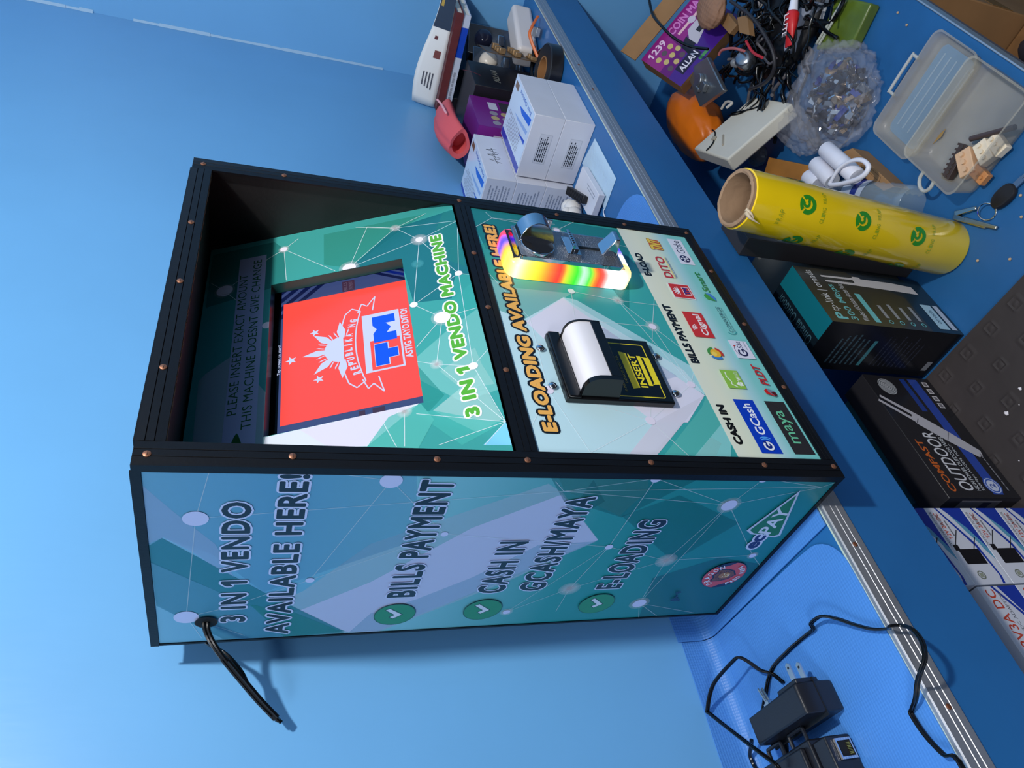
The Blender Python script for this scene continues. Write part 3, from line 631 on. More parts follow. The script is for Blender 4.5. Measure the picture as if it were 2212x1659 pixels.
# --- sloping screen panel
th = math.atan2(0.107, 0.266); PV = Vector((0, math.sin(th), math.cos(th))); PU = Vector((1, 0, 0)); PO = Vector((0, 0.0012, 0.334)); PN = PU.cross(PV)
def pp(u, v, d=0): return PO + PU * u + PV * v + PN * d
X0, X1, S1 = 0.0122, W - 0.0122, 0.2885; HX0, HX1, HS0, HS1 = 0.0978, 0.3165, 0.0700, 0.2152
m = MB()
for a, b, c_, d in ((X0, 0.002, HX0, S1), (HX1, 0.002, X1, S1), (HX0, 0.002, HX1, HS0), (HX0, HS1, HX1, S1)):
    m.prism([(a, b), (c_, b), (c_, d), (a, d)], PO, PU, PV, -0.012, 0)
sp = m.build('screen_panel', mat('teal_board', (20, 74, 72), 0.25), k)
P = Print(PO, PU, PV)
def panel_art():
    P.h = 0.0003
    P.rect(0, 0, W, 0.3, ink((60, 156, 152)))
    f = P.poly
    f([(0.3958, 0.2857), (0.3976, 0.2139), (0.3787, 0.2015), (0.3173, 0.1987), (0.3106, 0.2178), (0.2998, 0.2852)], veil((36, 132, 128), 0.5))
    f([(0.3926, 0.1557), (0.3932, 0.0726), (0.3932, 0.0346), (0.3733, 0.0631), (0.3184, 0.1278), (0.3340, 0.1567)], veil((56, 158, 140), 0.45))
    f([(0.3765, 0.0722), (0.3913, 0.0005), (0.3669, -0.0017), (0.2607, -0.0034), (0.2534, -0.0005), (0.2318, 0.0230), (0.2375, 0.0649), (0.2991, 0.0700), (0.3184, 0.1278)], veil((24, 118, 134), 0.62))
    f([(0.3893, 0.0141), (0.3913, 0.0005), (0.3387, 0.0006), (0.2799, 0.0040), (0.2971, 0.0208), (0.3491, 0.0304)], veil((44, 150, 146), 0.45))
    f([(0.2698, 0.0159), (0.2646, 0.0003), (0.1976, 0.0019), (0.2055, 0.0267), (0.2429, 0.0248)], veil((66, 186, 180), 0.6))
    f([(0.1868, 0.0352), (0.2085, 0.0021), (0.1508, -0.0021), (0.0947, -0.0024), (0.0885, 0.0358), (0.1297, 0.0733), (0.1573, 0.0704)], veil((130, 214, 210), 0.55))
    f([(0.0860, 0.0628), (0.1184, 0.0169), (0.0592, 0.0042), (0.0499, 0.0281)], veil((190, 238, 236), 0.45))
    f([(0.1322, 0.0505), (0.1537, 0.0138), (0.1297, 0.0110), (0.1019, 0.0040), (0.1035, 0.0336)], veil((178, 232, 228), 0.35))
    f([(0.1479, 0.0714), (0.1015, 0.0506), (0.0855, 0.0666), (0.0919, 0.0773)], veil((40, 160, 152), 0.45))
    f([(0.0555, 0.0025), (0.0283, 0.0005), (0.0353, 0.0257)], ink((122, 200, 230)))
    f([(0.0870, 0.0778), (0.0402, 0.0430), (0.0555, 0.0025), (0.0653, 0.0256), (0.0860, 0.0628)], veil((84, 206, 196), 0.5))
    f([(0.1958, 0.2758), (0.2146, 0.2496), (0.1965, 0.2405), (0.1440, 0.2098), (0.0863, 0.2127), (0.1066, 0.2854), (0.1078, 0.2784)], veil((176, 206, 218), 0.6))
    f([(0.1883, 0.2816), (0.1958, 0.2758), (0.2134, 0.2522), (0.0983, 0.2501), (0.1065, 0.2794)], veil((186, 206, 220), 0.4))
    f([(0.0972, 0.2131), (0.0983, 0.1044), (0.0989, 0.0725), (0.0613, 0.1236), (0.0854, 0.2150)], ink((212, 220, 232)))
    f([(0.0963, 0.1819), (0.0983, 0.1044), (0.0982, 0.0787), (0.0620, 0.1259), (0.0711, 0.1584)], veil((222, 220, 238), 0.9))
    f([(0.0613, 0.1236), (0.0896, 0.1026), (0.0973, 0.0727), (0.0751, 0.0631), (0.0463, 0.0806)], veil((96, 206, 196), 0.6))
    LN = veil((226, 240, 246), 0.8)
    n_ = {'a': (0.3447, 0.0474), 'b': (0.3767, 0.0726), 'c': (0.3668, 0.0002), 'd': (0.2705, 0.0128), 'e': (0.2343, 0.0650), 'f': (0.3187, 0.1287), 'g': (0.3785, 0.2022), 'h': (0.3227, 0.2664), 'i': (0.2060, 0.0390), 'j': (0.1299, 0.0192), 'k': (0.1423, 0.0526), 'l': (0.0552, 0.0025), 'm': (0.0919, 0.0881), 'n': (0.2503, 0.2174),
          '1': (0.3942, 0.1180), '2': (0.3940, 0.0345), '3': (0.3903, 0.1045), '4': (0.2640, 0.0004), '5': (0.3943, 0.1857), '6': (0.3195, 0.1985), '7': (0.3185, 0.1444), '8': (0.3426, 0.2836), '9': (0.2932, 0.2463), '0': (0.2099, 0.0011), 'q': (0.1496, 0.0002), 'w': (0.1707, 0.0690), 'x': (0.0457, 0.0628), 'y': (0.0862, 0.0779), 'z': (0.0936, 0.1108), 's': (0.0524, 0.0916), 't': (0.0536, 0.0985), 'u': (0.1517, 0.0710), 'v': (0.0350, 0.0245), 'o': (0.3664, 0.2200)}
    for pr in 'b1 b2 b3 bc ac ab af ad ea fb f3 cd d4 de ei g5 g6 g7 go h8 h9 iw i0 ik jk jl jq kl ku ly lx lv zt ms mz ho jd'.split():
        P.line(n_[pr[0]], n_[pr[1]], 0.0006, LN, 0.05)
    P.up()
    for kk, r in (('a', .014), ('b', .009), ('i', .016), ('f', .016), ('h', .016), ('g', .009), ('m', .010), ('k', .009)): P.glow(n_[kk], r)
    P.glow((0.3010, 0.0539), 0.010, veil((110, 220, 230), 0.10))
    for kk, r in (('a', .0044), ('d', .0042), ('e', .0042), ('i', .0085), ('g', .0042), ('j', .0046), ('h', .0090), ('f', .0075), ('n', .0050)): P.disc(n_[kk], r, ink((234, 230, 244)), up=0.2)
    P.up()
for cl in ((0.0124, 0.0022, HX0, S1), (HX1, 0.0022, W - 0.0124, S1), (HX0, 0.0022, HX1, HS0), (HX0, HS1, HX1, S1)):
    P.clip = cl; panel_art()
P.clip = None
P.rect(0.0130, 0.2222, 0.3752, 0.2526, ink((168, 180, 216)))
GR = ink((14, 92, 44))
def techno(body, box, m):
    P.text(body, box, m, bold=-0.002, space=1.05)
techno('PLEASE INSERT EXACT AMOUNT', (0.1325, 0.2415, 0.3442, 0.2508), GR)
techno('THIS MACHINE DOESNT GIVE CHANGE', (0.1118, 0.2272, 0.3675, 0.2365), GR)
P.poly([(0.0790, 0.2500), (0.0790, 0.2296), (0.1060, 0.2378), (0.1088, 0.2395), (0.1060, 0.2416)], GR)
P.text('3 IN 1 VENDO MACHINE', (0.0690, 0.0222, 0.3470, 0.0355), ink((84, 170, 46)), out=0.075, outm=ink((244, 240, 250)), bold=0.058, space=1.08)
P.build('panel_print', sp)

# --- touch screen set back in its opening
m = MB().prism([(HX0 - 0.01, HS0 - 0.006), (0.332, HS0 - 0.006), (0.332, HS1 + 0.012), (HX0 - 0.01, HS1 + 0.012)], PO, PU, PV, -0.030, -0.0195)
ts = m.build('touch_screen', mat('screen_glass', (8, 9, 12), 0.08), k)
P = Print(PO + PN * -0.0193, PU, PV, step=0.00002, lift=0.0001)
BG = glow_ink((74, 92, 150), 0.62)
P.clip = (0.1000, 0.0690, 0.3255, 0.2100)
P.rect(0.0980, 0.069, 0.3255, 0.2100, BG)
for i in range(4):
    P.poly([(0.268 + 0.014 * i, 0.2200), (0.276 + 0.014 * i, 0.2200), (0.335 + 0.014 * i, 0.160), (0.327 + 0.014 * i, 0.160)], glow_ink((22, 36, 92), 0.5))
    P.poly([(0.295 + 0.008 * i, 0.060), (0.300 + 0.008 * i, 0.060), (0.330 + 0.008 * i, 0.105), (0.325 + 0.008 * i, 0.105)], glow_ink((18, 44, 150) if i % 2 else (22, 36, 92), 0.55))
P.rect(0.1095, 0.2030, 0.1140, 0.2075, glow_ink((60, 118, 150), 0.6)); P.rect(0.1125, 0.1995, 0.1170, 0.2040, glow_ink((52, 70, 160), 0.6))
for x0, z0, x1, z1 in ((0.3040, 0.128, 0.322, 0.142), (0.105, 0.108, 0.122, 0.120), (0.105, 0.127, 0.122, 0.133)):
    P.rect(x0, z0, x1, z1, glow_ink((92, 62, 92), 0.5))
P.text('BILLS', (0.306, 0.1365, 0.320, 0.1405), glow_ink((140, 120, 150), 0.5)); P.text('PAYMENT', (0.306, 0.1305, 0.320, 0.1345), glow_ink((140, 120, 150), 0.5))
RED = glow_ink((255, 78, 66), 1.0); WHT = glow_ink((208, 220, 255), 1.0); BLU = glow_ink((0, 86, 250), 1.0)
P.rect(0.1240, 0.0715, 0.3030, 0.2075, RED)
P.clip = None
P.text('Tap screen to start!', (0.1930, 0.2080, 0.2370, 0.2120), WHT)
# the picture on the display: half sun with rays, three stars, ribbon and framed letters
sx_, sz_ = 0.2125, 0.1440
P.disc((sx_, sz_), 0.0190, WHT, a0=0.0, a1=math.pi, n=30, ry=0.0200)
for i in range(5):
    a = math.pi * (0.02 + 0.96 * i / 4); ca, sa = math.cos(a), math.sin(a)
    def R(u, v): return (sx_ + ca * u - sa * v, sz_ + sa * u + ca * v)
    P.poly([R(0.0165, -0.0024), R(0.0275, -0.0046), R(0.0425, 0.0), R(0.0275, 0.0046), R(0.0165, 0.0024)], WHT, 0.1)
    for s_ in (-1, 1):
        P.poly([R(0.0175, s_ * 0.0044), R(0.0215, s_ * 0.0048), R(0.0285, s_ * 0.0078), R(0.0255, s_ * 0.0080)], WHT, 0.1)
P.up()
def star(c, r):
    P.poly([(c[0] + (r if i % 2 == 0 else r * 0.42) * math.cos(math.pi / 2 + i * math.pi / 5), c[1] + (r if i % 2 == 0 else r * 0.42) * math.sin(math.pi / 2 + i * math.pi / 5)) for i in range(10)], WHT)
star((0.2105, 0.1980), 0.0062); star((0.2455, 0.1735), 0.0056); star((0.1755, 0.1700), 0.0056)
def arcp(x0, x1, z0, sag, n=14): return [(x0 + (x1 - x0) * i / n, z0 + sag * (1 - (2 * i / n - 1) ** 2)) for i in range(n + 1)]
up_ = arcp(0.1610, 0.2640, 0.1405, 0.0075); lo_ = arcp(0.1600, 0.2650, 0.1240, 0.0075)
P.path(up_, 0.0014, WHT); P.path(lo_, 0.0014, WHT); P.path([up_[0], (0.1530, 0.1330), lo_[0]], 0.0014, WHT); P.path([up_[-1], (0.2715, 0.1330), lo_[-1]], 0.0014, WHT)
for s_ in (-1, 1):
    c0 = 0.2125
    P.path([(c0 + s_ * 0.0500, 0.1270), (c0 + s_ * 0.0640, 0.1220), (c0 + s_ * 0.0585, 0.1165), (c0 + s_ * 0.0720, 0.1070), (c0 + s_ * 0.0500, 0.1110)], 0.0013, WHT)
for i, ch in enumerate('REPUBLIKA NG'):
    if ch == ' ': continue
    u = i / 11; x = 0.1735 + 0.0780 * u; z = 0.1318 + 0.0072 * (1 - (2 * u - 1) ** 2); wd = 0.0018 if ch == 'I' else 0.0046
    P.text(ch, (x - wd / 2, z - 0.0040, x + wd / 2, z + 0.0042), WHT, bold=0.05, rot=-0.16 * (2 * u - 1), up=0.1)
P.up()
P.rect(0.1690, 0.0835, 0.2560, 0.1230, WHT); P.rect(0.1712, 0.0855, 0.2140, 0.1165, RED)
P.poly([(0.1755, 0.0880 + 0.0005 + 0.0170), (0.1755, 0.1130), (0.2085, 0.1130), (0.2085, 0.0980), (0.1990, 0.0980), (0.1990, 0.0885), (0.1850, 0.0885), (0.1850, 0.0980), (0.1755, 0.0980)], WHT)
P.poly([(0.1762, 0.0990), (0.1762, 0.1124), (0.2078, 0.1124), (0.2078, 0.0990), (0.1984, 0.0990), (0.1984, 0.0891), (0.1856, 0.0891), (0.1856, 0.0990)], BLU)
P.poly([(0.2105, 0.0885), (0.2105, 0.1125), (0.2240, 0.1125), (0.2305, 0.1085), (0.2370, 0.1125), (0.2505, 0.1125), (0.2505, 0.0885), (0.2380, 0.0885), (0.2380, 0.0985), (0.2305, 0.0935), (0.2230, 0.0985), (0.2230, 0.0885)], BLU)
P.text('ASTIG TAYO.DITO!', (0.1790, 0.0745, 0.2545, 0.0822), WHT, bold=0.03)
P.build('display', ts)

# --- coin acceptor with light ring
ca = MB()
def rrect(x0, z0, x1, z1, r, n=10):
    pts = []
    for cx, cz, a0 in ((x1 - r, z1 - r, 0), (x0 + r, z1 - r, 90), (x0 + r, z0 + r, 180), (x1 - r, z0 + r, 270)):
        for i in range(n + 1):
            a = math.radians(a0 + 90 * i / n); pts.append((cx + r * math.cos(a), cz + r * math.sin(a)))
    # even out the straight sides
    out = []
    for i in range(len(pts)):
        a = Vector(pts[i]); b = Vector(pts[(i + 1) % len(pts)]); nn = max(1, int((b - a).length / 0.004))
        for j in range(nn): out.append(tuple(a + (b - a) * j / nn))
    return out
RX0, RZ0, RX1, RZ1 = 0.2655, 0.1450, 0.3360, 0.2950
base_pts = rrect(RX0, RZ0, RX1, RZ1, 0.014)
def led_col(x, z):
    t = (z - RZ0) / (RZ1 - RZ0); s_ = (x - RX0) / (RX1 - RX0)
    if s_ < 0.25:
        ks = [(0, (1, .85, .5)), (.07, (1, .97, .9)), (.2, (.85, 1, 1)), (.27, (1, .12, .06)), (.32, (1, .5, .02)), (.36, (.2, .95, .15)), (.41, (.75, 1, .85)), (.47, (.12, .85, .05)), (.55, (.75, .8, .1)), (.60, (1, .1, .06)), (.68, (1, .4, .03)), (.76, (1, .75, .02)), (.86, (1, .9, .35)), (.94, (1, .97, .8)), (1, (1, .85, .3))]
    elif s_ > 0.75:
        ks = [(0, (.1, .1, .9)), (.1, (.4, .4, 1)), (.2, (.2, .8, .9)), (.4, (1, .5, .3)), (.6, (1, .2, .15)), (.8, (.1, .6, 1)), (1, (1, .15, .3))]
    elif t > 0.5:
        ks = [(.25, (1, .9, .35)), (.40, (1, .75, .05)), (.52, (.75, .45, .7)), (.64, (.2, .15, 1)), (.78, (.8, .35, .9)), (1, (1, .2, .35))]; t = s_
    else:
        ks = [(.25, (1, .95, .8)), (.5, (1, 1, 1)), (.75, (.25, .2, 1))]; t = s_
    for (a, c0), (b, c1) in zip(ks, ks[1:]):
        if t <= b:
            f = max(0, min(1, (t - a) / (b - a))); return tuple(c0[i] + (c1[i] - c0[i]) * f for i in range(3)) + (1,)
    return tuple(v for v in ks[-1][1]) + (1,)
cx, cz = (RX0 + RX1) / 2, (RZ0 + RZ1) / 2
prof = [(0.0, 0.0005), (0.0, -0.0130), (0.0012, -0.0170), (0.0040, -0.0195), (0.0075, -0.0205), (0.0165, -0.0205)]
rings = []; cols = []
for ins, y in prof:
    fx = 1 - 2 * ins / (RX1 - RX0); fz = 1 - 2 * ins / (RZ1 - RZ0)
    rings.append([Vector((cx + (x - cx) * fx, y, cz + (z - cz) * fz)) for x, z in base_pts]); cols += [tuple(v ** 2.1 for v in led_col(x, z)[:3]) + (1,) for x, z in base_pts]
LED = mat('led_acrylic', (235, 235, 235), 0.25); tt = LED.node_tree; bs = tt.nodes['Principled BSDF']
at = tt.nodes.new('ShaderNodeAttribute'); at.attribute_name = 'Col'
tt.links.new(at.outputs['Color'], bs.inputs['Emission Color']); bs.inputs['Emission Strength'].default_value = 1.5
bs.inputs['Base Color'].default_value = (0.06, 0.06, 0.06, 1)
coin = MB().box((0.275, -0.0205, 0.156), (0.327, 0.0010, 0.290)).build('coin_acceptor', mat('dark_plastic', (30, 30, 34), 0.5), k)
m = MB(); m.loft(rings, cap0=False, cap1=False); m.c = cols; m.build('light_ring', LED, coin, smooth=60)
GRAIN = mat('grained_chrome', (170, 172, 178), 0.3, 1.0, bump=0.9, scale=900)
pl = rrect(0.2715, 0.1600, 0.3300, 0.2850, 0.005, 5)
m = MB(); m.prism(pl, (0, 0, 0), (1, 0, 0), (0, 0, 1), 0.0206, 0.0250)
pin = rrect(0.2735, 0.1620, 0.3280, 0.2830, 0.004, 5); m.prism(pin, (0, 0, 0), (1, 0, 0), (0, 0, 1), 0.0250, 0.0254, 1)
fp = m.build('face_plate', [CHROME, GRAIN], coin)
# coin entry: scoop bowl and half-round hood
m = MB(); m.lathe((0.2925, -0.0253, 0.2610), (0, -1, 0), [(0, 0.0195), (0.0040, 0.0195), (0.0046, 0.0186), (0.0040, 0.0176), (0.0022, 0.0130), (0.0010, 0.0075), (0.0006, 0.0030)], n=40)
hood = [(-0.0255 - 0.0235 * math.sin(a), 0.2610 + 0.0205 * math.cos(a)) for a in [math.pi * i / 20 for i in range(21)]]
m.loft([[Vector((x + 0.20 * (-y - 0.0255) * (x < 0.31), y, z)) for y, z in hood] for x in (0.2965, 0.2975, 0.3235)])
m.box((0.3235, -0.0420, 0.2395), (0.3262, -0.0254, 0.2520))
m.build('coin_entry', CHROME, coin, bevel=0.0006, smooth=30)
m = MB(); m.box((0.2850, -0.0330, 0.2150), (0.3150, -0.0254, 0.2200)); m.box((0.2850, -0.0375, 0.2200), (0.3170, -0.0254, 0.2235)); m.box((0.2800, -0.0300, 0.2120), (0.3130, -0.0254, 0.2285))
for i in range(6): m.box((0.2905 + i * 0.004, -0.0382, 0.2200), (0.2920 + i * 0.004, -0.0374, 0.2232))
m.build('return_button', CHROME, coin, bevel=0.0008)
m = MB(); m.box((0.3000, -0.0262, 0.1700), (0.3035, -0.0254, 0.2105)); m.box((0.3000, -0.0264, 0.1700), (0.3200, -0.0256, 0.1735))
m.build('coin_slot', mat('slot_black', (6, 6, 7), 0.6), coin)
m = MB(); m.loft([[Vector((0.2905, -0.0254, 0.1640)), Vector((0.3130, -0.0254, 0.1640)), Vector((0.3130, -0.0254, 0.1830)), Vector((0.2905, -0.0254, 0.1830))],
                  [Vector((0.2925, -0.0470, 0.1665)), Vector((0.3110, -0.0470, 0.1665)), Vector((0.3110, -0.0470, 0.1720)), Vector((0.2925, -0.0470, 0.1720))]])
m.build('return_lip', CHROME, coin, bevel=0.0012)

# --- bill acceptor
bm_ = MB(); bm_.box((0.0810, -0.0060, 0.1600), (0.1710, 0.0008, 0.2735)); bm_.box((0.0810, -0.0085, 0.2600), (0.1710, -0.0060, 0.2725))
BLKG = mat('black_gloss_plastic', (12, 12, 14), 0.22)
bill = bm_.build('bill_acceptor', BLKG, k, bevel=0.0015)
pr = [(-0.006, 0.2582), (-0.0177, 0.2586), (-0.0235, 0.2563), (-0.0268, 0.2525), (-0.0285, 0.2475), (-0.0292, 0.2400), (-0.0292, 0.2358)]
m = MB().loft([[Vector((x, y, z)) for y, z in pr + [(-0.006, 0.2358)]] for x in (0.0885, 0.1650)])
m.build('roller_cover', mat('milky_cover', (222, 220, 226), 0.22, coat=0.4), bill, smooth=50)
def endcap(x0, x1): return MB().loft([[Vector((x, y, z)) for y, z in [(-0.0058, 0.2595), (-0.0180, 0.2600), (-0.0245, 0.2575), (-0.0280, 0.2530), (-0.0298, 0.2475), (-0.0303, 0.2400), (-0.0300, 0.2255), (-0.0058, 0.2200)]] for x in (x0, x1)])
endcap(0.0835, 0.0885).build('end_cap', BLKG, bill, smooth=30); endcap(0.1650, 0.1668).build('end_cap', BLKG, bill, smooth=30)
MB().loft([[Vector((x, y, z)) for y, z in [(-0.0303, 0.2358), (-0.0300, 0.2255), (-0.0058, 0.2200), (-0.0058, 0.2358)]] for x in (0.0886, 0.1649)]).build('front_lip', BLKG, bill, bevel=0.0004)
P = Print((0, -0.0061, 0), (1, 0, 0), (0, 0, 1), step=0.00002)
YL = ink((232, 214, 40), 0.3)
P.rect(0.0832, 0.1625, 0.1690, 0.2190, ink((12, 12, 13), 0.15))
P.path([(0.1062, 0.1690), (0.0885, 0.1690), (0.0872, 0.1705), (0.0872, 0.2190)], 0.0011, YL); P.path([(0.1430, 0.1690), (0.1612, 0.1690), (0.1625, 0.1705), (0.1625, 0.2190)], 0.0011, YL)
P.path([(0.1062, 0.1690), (0.1055, 0.1760)], 0.0011, YL); P.path([(0.1430, 0.1690), (0.1437, 0.1760)], 0.0011, YL)
P.poly([(0.0978, 0.2005), (0.1506, 0.2005), (0.1484, 0.1925), (0.0996, 0.1925)], YL)
P.text('INSERT', (0.1000, 0.1832, 0.1478, 0.1908), YL, bold=0.02)
P.rect(0.1030, 0.1770, 0.1455, 0.1815, YL); P.rect(0.1056, 0.1678, 0.1436, 0.1745, YL)
P.text('DO NOT FOLD BILL', (0.1055, 0.2036, 0.1440, 0.2062), ink((170, 156, 60), 0.3)); P.text('INSERT 1 BILL AT A TIME', (0.0935, 0.2080, 0.1560, 0.2104), ink((150, 138, 56), 0.3))
P.build('instruction_label', bill)
for x, z in ((0.1527, 0.2820), (0.1010, 0.2818), (0.1535, 0.1525), (0.1004, 0.1502)):
    MB().lathe((x, -0.0004, z), (0, -1, 0), [(0, 0.0044), (0.0012, 0.0042), (0.0022, 0.0030), (0.0026, 0.0)], n=20, cap1=False).build('bolt', CHROME, k, smooth=60)

# ================================================================ helpers for small goods
def RZ(a): return Matrix.Rotation(a, 4, 'Z')
def TR(*v): return Matrix.Translation(Vector(v))
WB_ = mat('white_carton', (214, 216, 226), 0.5, vary=0.03, vscale=20)
def face(x0, y0, x1, y1, z0, which):
    """print frame on a box face: origin, U, V (U runs left to right as read)"""
    return {'f': ((x0, y0, z0), (1, 0, 0), (0, 0, 1)), 'l': ((x0, y1, z0), (0, -1, 0), (0, 0, 1)), 't': ((x0, y0, z0), (1, 0, 0), (0, 1, 0)), 'r': ((x1, y0, z0), (0, 1, 0), (0, 0, 1))}[which]

# ================================================================ shelf, right of the kiosk
BLUE1 = ink((46, 96, 190)); NAVY = ink((30, 44, 110)); GREYI = ink((150, 156, 172)); DARKI = ink((52, 56, 66))
def adapter_carton(x0, y0, z0, label, cover=True, written=False, code=True):
    sx, sy, sz = 0.160, 0.121, 0.0575
    t = thing('adapter_carton', label, 'box', (x0, y0, z0), SA, 'white cartons stacked right of the kiosk')
    b = MB().box((x0, y0, z0), (x0 + sx, y0 + sy, z0 + sz)).build('carton', WB_, t, bevel=0.0008)
    rn = random.Random(int(x0 * 1000 + z0 * 7000))
    P = Print(*face(x0, y0, x0 + sx, y0 + sy, z0, 'l'))
    if code:
        P.rect(0.030, 0.013, 0.088, 0.036, ink((188, 192, 204))); P.rect(0.031, 0.014, 0.087, 0.035, ink((208, 210, 220)))
        greek(P, 0.034, 0.016, 0.084, 0.034, 5, DARKI, rn)
    else:
        greek(P, 0.010, 0.008, 0.050, 0.050, 7, GREYI, rn, 0.4); greek(P, 0.062, 0.008, 0.110, 0.050, 7, GREYI, rn, 0.4)
    if written:
        P2 = Print(*face(x0, y0, x0 + sx, y0 + sy, z0, 'f'))
        for i in range(3):
            for a, b_ in (((0.060 + i * .018, 0.018), (0.069 + i * .018, 0.042)), ((0.069 + i * .018, 0.042), (0.074 + i * .018, 0.020)), ((0.056 + i * .018, 0.027), (0.078 + i * .018, 0.031))):
                P2.line(a, b_, 0.0012, ink((40, 44, 54)))
        P2.build('handwriting', b)
    P.build('side_print', b)
    if cover:
        P = Print((x0, y0, z0 + sz), (1, 0, 0), (0, 1, 0))
        P.rect(0.002, 0.002, sx - 0.002, sy - 0.002, ink((206, 222, 240)))
        P.rect(0.002, sy - 0.016, sx - 0.002, sy - 0.002, ink((44, 64, 170)))
        P.poly([(0.010, 0.016), (0.092, 0.030), (0.070, 0.036), (0.012, 0.030)], ink((24, 100, 214))); P.poly([(0.012, 0.040), (0.110, 0.052), (0.080, 0.054), (0.014, 0.048)], ink((150, 180, 226)))
        P.poly([(0.012, 0.058), (0.060, 0.066), (0.012, 0.066)], ink((30, 90, 200)))
        P.rect(0.126, 0.008, 0.150, 0.020, ink((120, 92, 74)))
        P.text('Best Options', (0.020, 0.006, 0.110, 0.016), ink((46, 96, 190)), bold=0.01)
        greek(P, 0.040, 0.060, 0.150, 0.100, 9, GREYI, rn, 0.35)
        P.build('cover_print', b)
    return t
adapter_carton(0.826, 0.068, 0.0003, 'white carton under another, lower of the front two right of the kiosk', cover=False)
adapter_carton(0.826, 0.068, 0.0582, 'white carton with blue arrow printed lid, on top of the front stack')
adapter_carton(0.808, 0.192, 0.0003, 'white carton at the bottom of the back stack of three by the wall', cover=False, code=False)
adapter_carton(0.808, 0.192, 0.0582, 'white carton in the middle of the back stack of three', cover=False, code=False)
adapter_carton(0.808, 0.192, 0.1161, 'white carton with pen marks and blue lid, topmost of the back stack', written=True, code=False)

# padded mailer, thin white box and its bits
m = MB(); rn = random.Random(3)
for q0, q1, hz in (((0.672, 0.084), (0.816, 0.142), 0.0035),):
    nx, ny = 26, 12
    for j in range(ny + 1):
        for i in range(nx + 1):
            u, v = i / nx, j / ny; e_ = min(u, 1 - u, v, 1 - v) * 6
            m.v.append((q0[0] + (q1[0] - q0[0]) * u + 0.02 * (v - 0.5) * (u - .3), q0[1] + (q1[1] - q0[1]) * v, 0.0006 + hz * min(1, e_) * (0.75 + 0.25 * math.sin(i * 1.9) * math.sin(j * 1.9))))
    for j in range(ny):
        for i in range(nx): a = j * (nx + 1) + i; m.f.append((a, a + 1, a + nx + 2, a + nx + 1)); m.m.append(0)
    k0 = len(m.v)
    m.box((q0[0] + 0.004, q0[1] + 0.002, 0.0004), (q1[0] - 0.006, q1[1] - 0.002, 0.0010))
m.build('padded_mailer', mat('bubble_white', (182, 208, 228), 0.4, bump=0.4, scale=260), None, base=(0.744, 0.113, 0.0004), rot=SA, tagv=('flat pale padded mailer lying near the shelf edge beside the white cartons', 'mailer'))
t = thing('flat_box', 'thin white box lying on the padded mailer, right of the kiosk', 'box', (0.720, 0.124, 0.0046), SA)
M_ = TR(0.738, 0.148, 0) @ RZ(0.06)
b = MB().box((-0.060, -0.024, 0.0046), (0.044, 0.024, 0.0166), 0, M_).build('box_body', WB_, t, bevel=0.001)
P = Print(M_ @ Vector((-0.060, -0.024, 0.0166)), M_.to_3x3() @ Vector((1, 0, 0)), M_.to_3x3() @ Vector((0, 1, 0))); greek(P, 0.012, 0.008, 0.060, 0.018, 2, GREYI, random.Random(5), 0.3); P.build('lid_print', b)
t = thing('hair_clip_comb', 'black ribbed plastic strip resting across the thin white box', 'plastic strip', (0.752, 0.176, 0.0172), SA)
M_ = TR(0.748, 0.166, 0.0172) @ RZ(0.35)
MB().box((-0.040, -0.007, 0), (0.040, 0.007, 0.010), 0, M_).build('strip_body', mat('matt_black_plastic', (22, 22, 26), 0.5), t, bevel=0.002)
m = MB()
for i in range(15): m.box((-0.038 + i * 0.0053, -0.0072, 0.0099), (-0.0355 + i * 0.0053, 0.0072, 0.0118), 0, M_)
m.build('ribs', MATS['matt_black_plastic'], t)
m = MB(); rn = random.Random(8)
for i in range(9):
    c0 = Vector((0.735 + rn.random() * 0.05, 0.196 + rn.random() * 0.016, 0.012 + rn.random() * 0.02)); r0 = 0.010 + rn.random() * 0.007
    m.lathe(c0 - Vector((0, 0, r0)), (0, 0, 1), [(r0 * (1 - math.cos(a)), r0 * math.sin(a)) for a in [math.pi * k / 8 for k in range(1, 8)]], n=12)
m.build('crumpled_tissue', mat('tissue_white', (226, 224, 222), 0.8, bump=0.5, scale=90), None, base=(0.76, 0.204, 0.0), rot=SA, smooth=80, tagv=('crumpled white tissue tucked behind the kiosk beside the cartons', 'tissue'))
MB().tube([(*(0.6718, 0.1423), 0.0015), (*(0.6638, 0.1436), 0.004), (*(0.6554, 0.1447), 0.004), (*(0.6480, 0.1465), 0.0018)], 0.0011).build('cable_tie_scrap', mat('white_nylon', (230, 230, 236), 0.4), None, base=(*(0.6613, 0.1454), 0), rot=SA, tagv=('short curled white plastic scrap on the shelf near the kiosk top right', 'scrap'))

# back corner: coin selector boxes, coin mechanisms, books, leaflets, coral sleeve
def purple_art(P, w_, h_, rn):
    P.rect(0, 0, w_, h_, ink((122, 36, 132)))
    P.poly([(0, 0), (w_, 0), (w_, h_ * 0.30)], ink((58, 34, 140)))
    for i in range(3):
        for j in range(3): P.disc((w_ * (0.16 + 0.16 * i), h_ * (0.44 + 0.15 * j)), h_ * 0.055, ink((196, 172, 120) if (i + j) % 2 else (158, 150, 160)))
    P.rect(w_ * 0.58, h_ * 0.36, w_ * 0.90, h_ * 0.62, ink((60, 58, 66))); P.rect(w_ * 0.60, h_ * 0.66, w_ * 0.84, h_ * 0.78, ink((214, 210, 226)))
t = thing('coin_selector_carton', 'purple carton with coin pictures standing behind the white cartons under the coral sleeve', 'box', (1.02, 0.185, 0.0003), SA)
b = MB().box((0.995, 0.185, 0.0003), (1.125, 0.290, 0.160)).build('carton', mat('purple_carton', (104, 34, 126), 0.4), t, bevel=0.001)
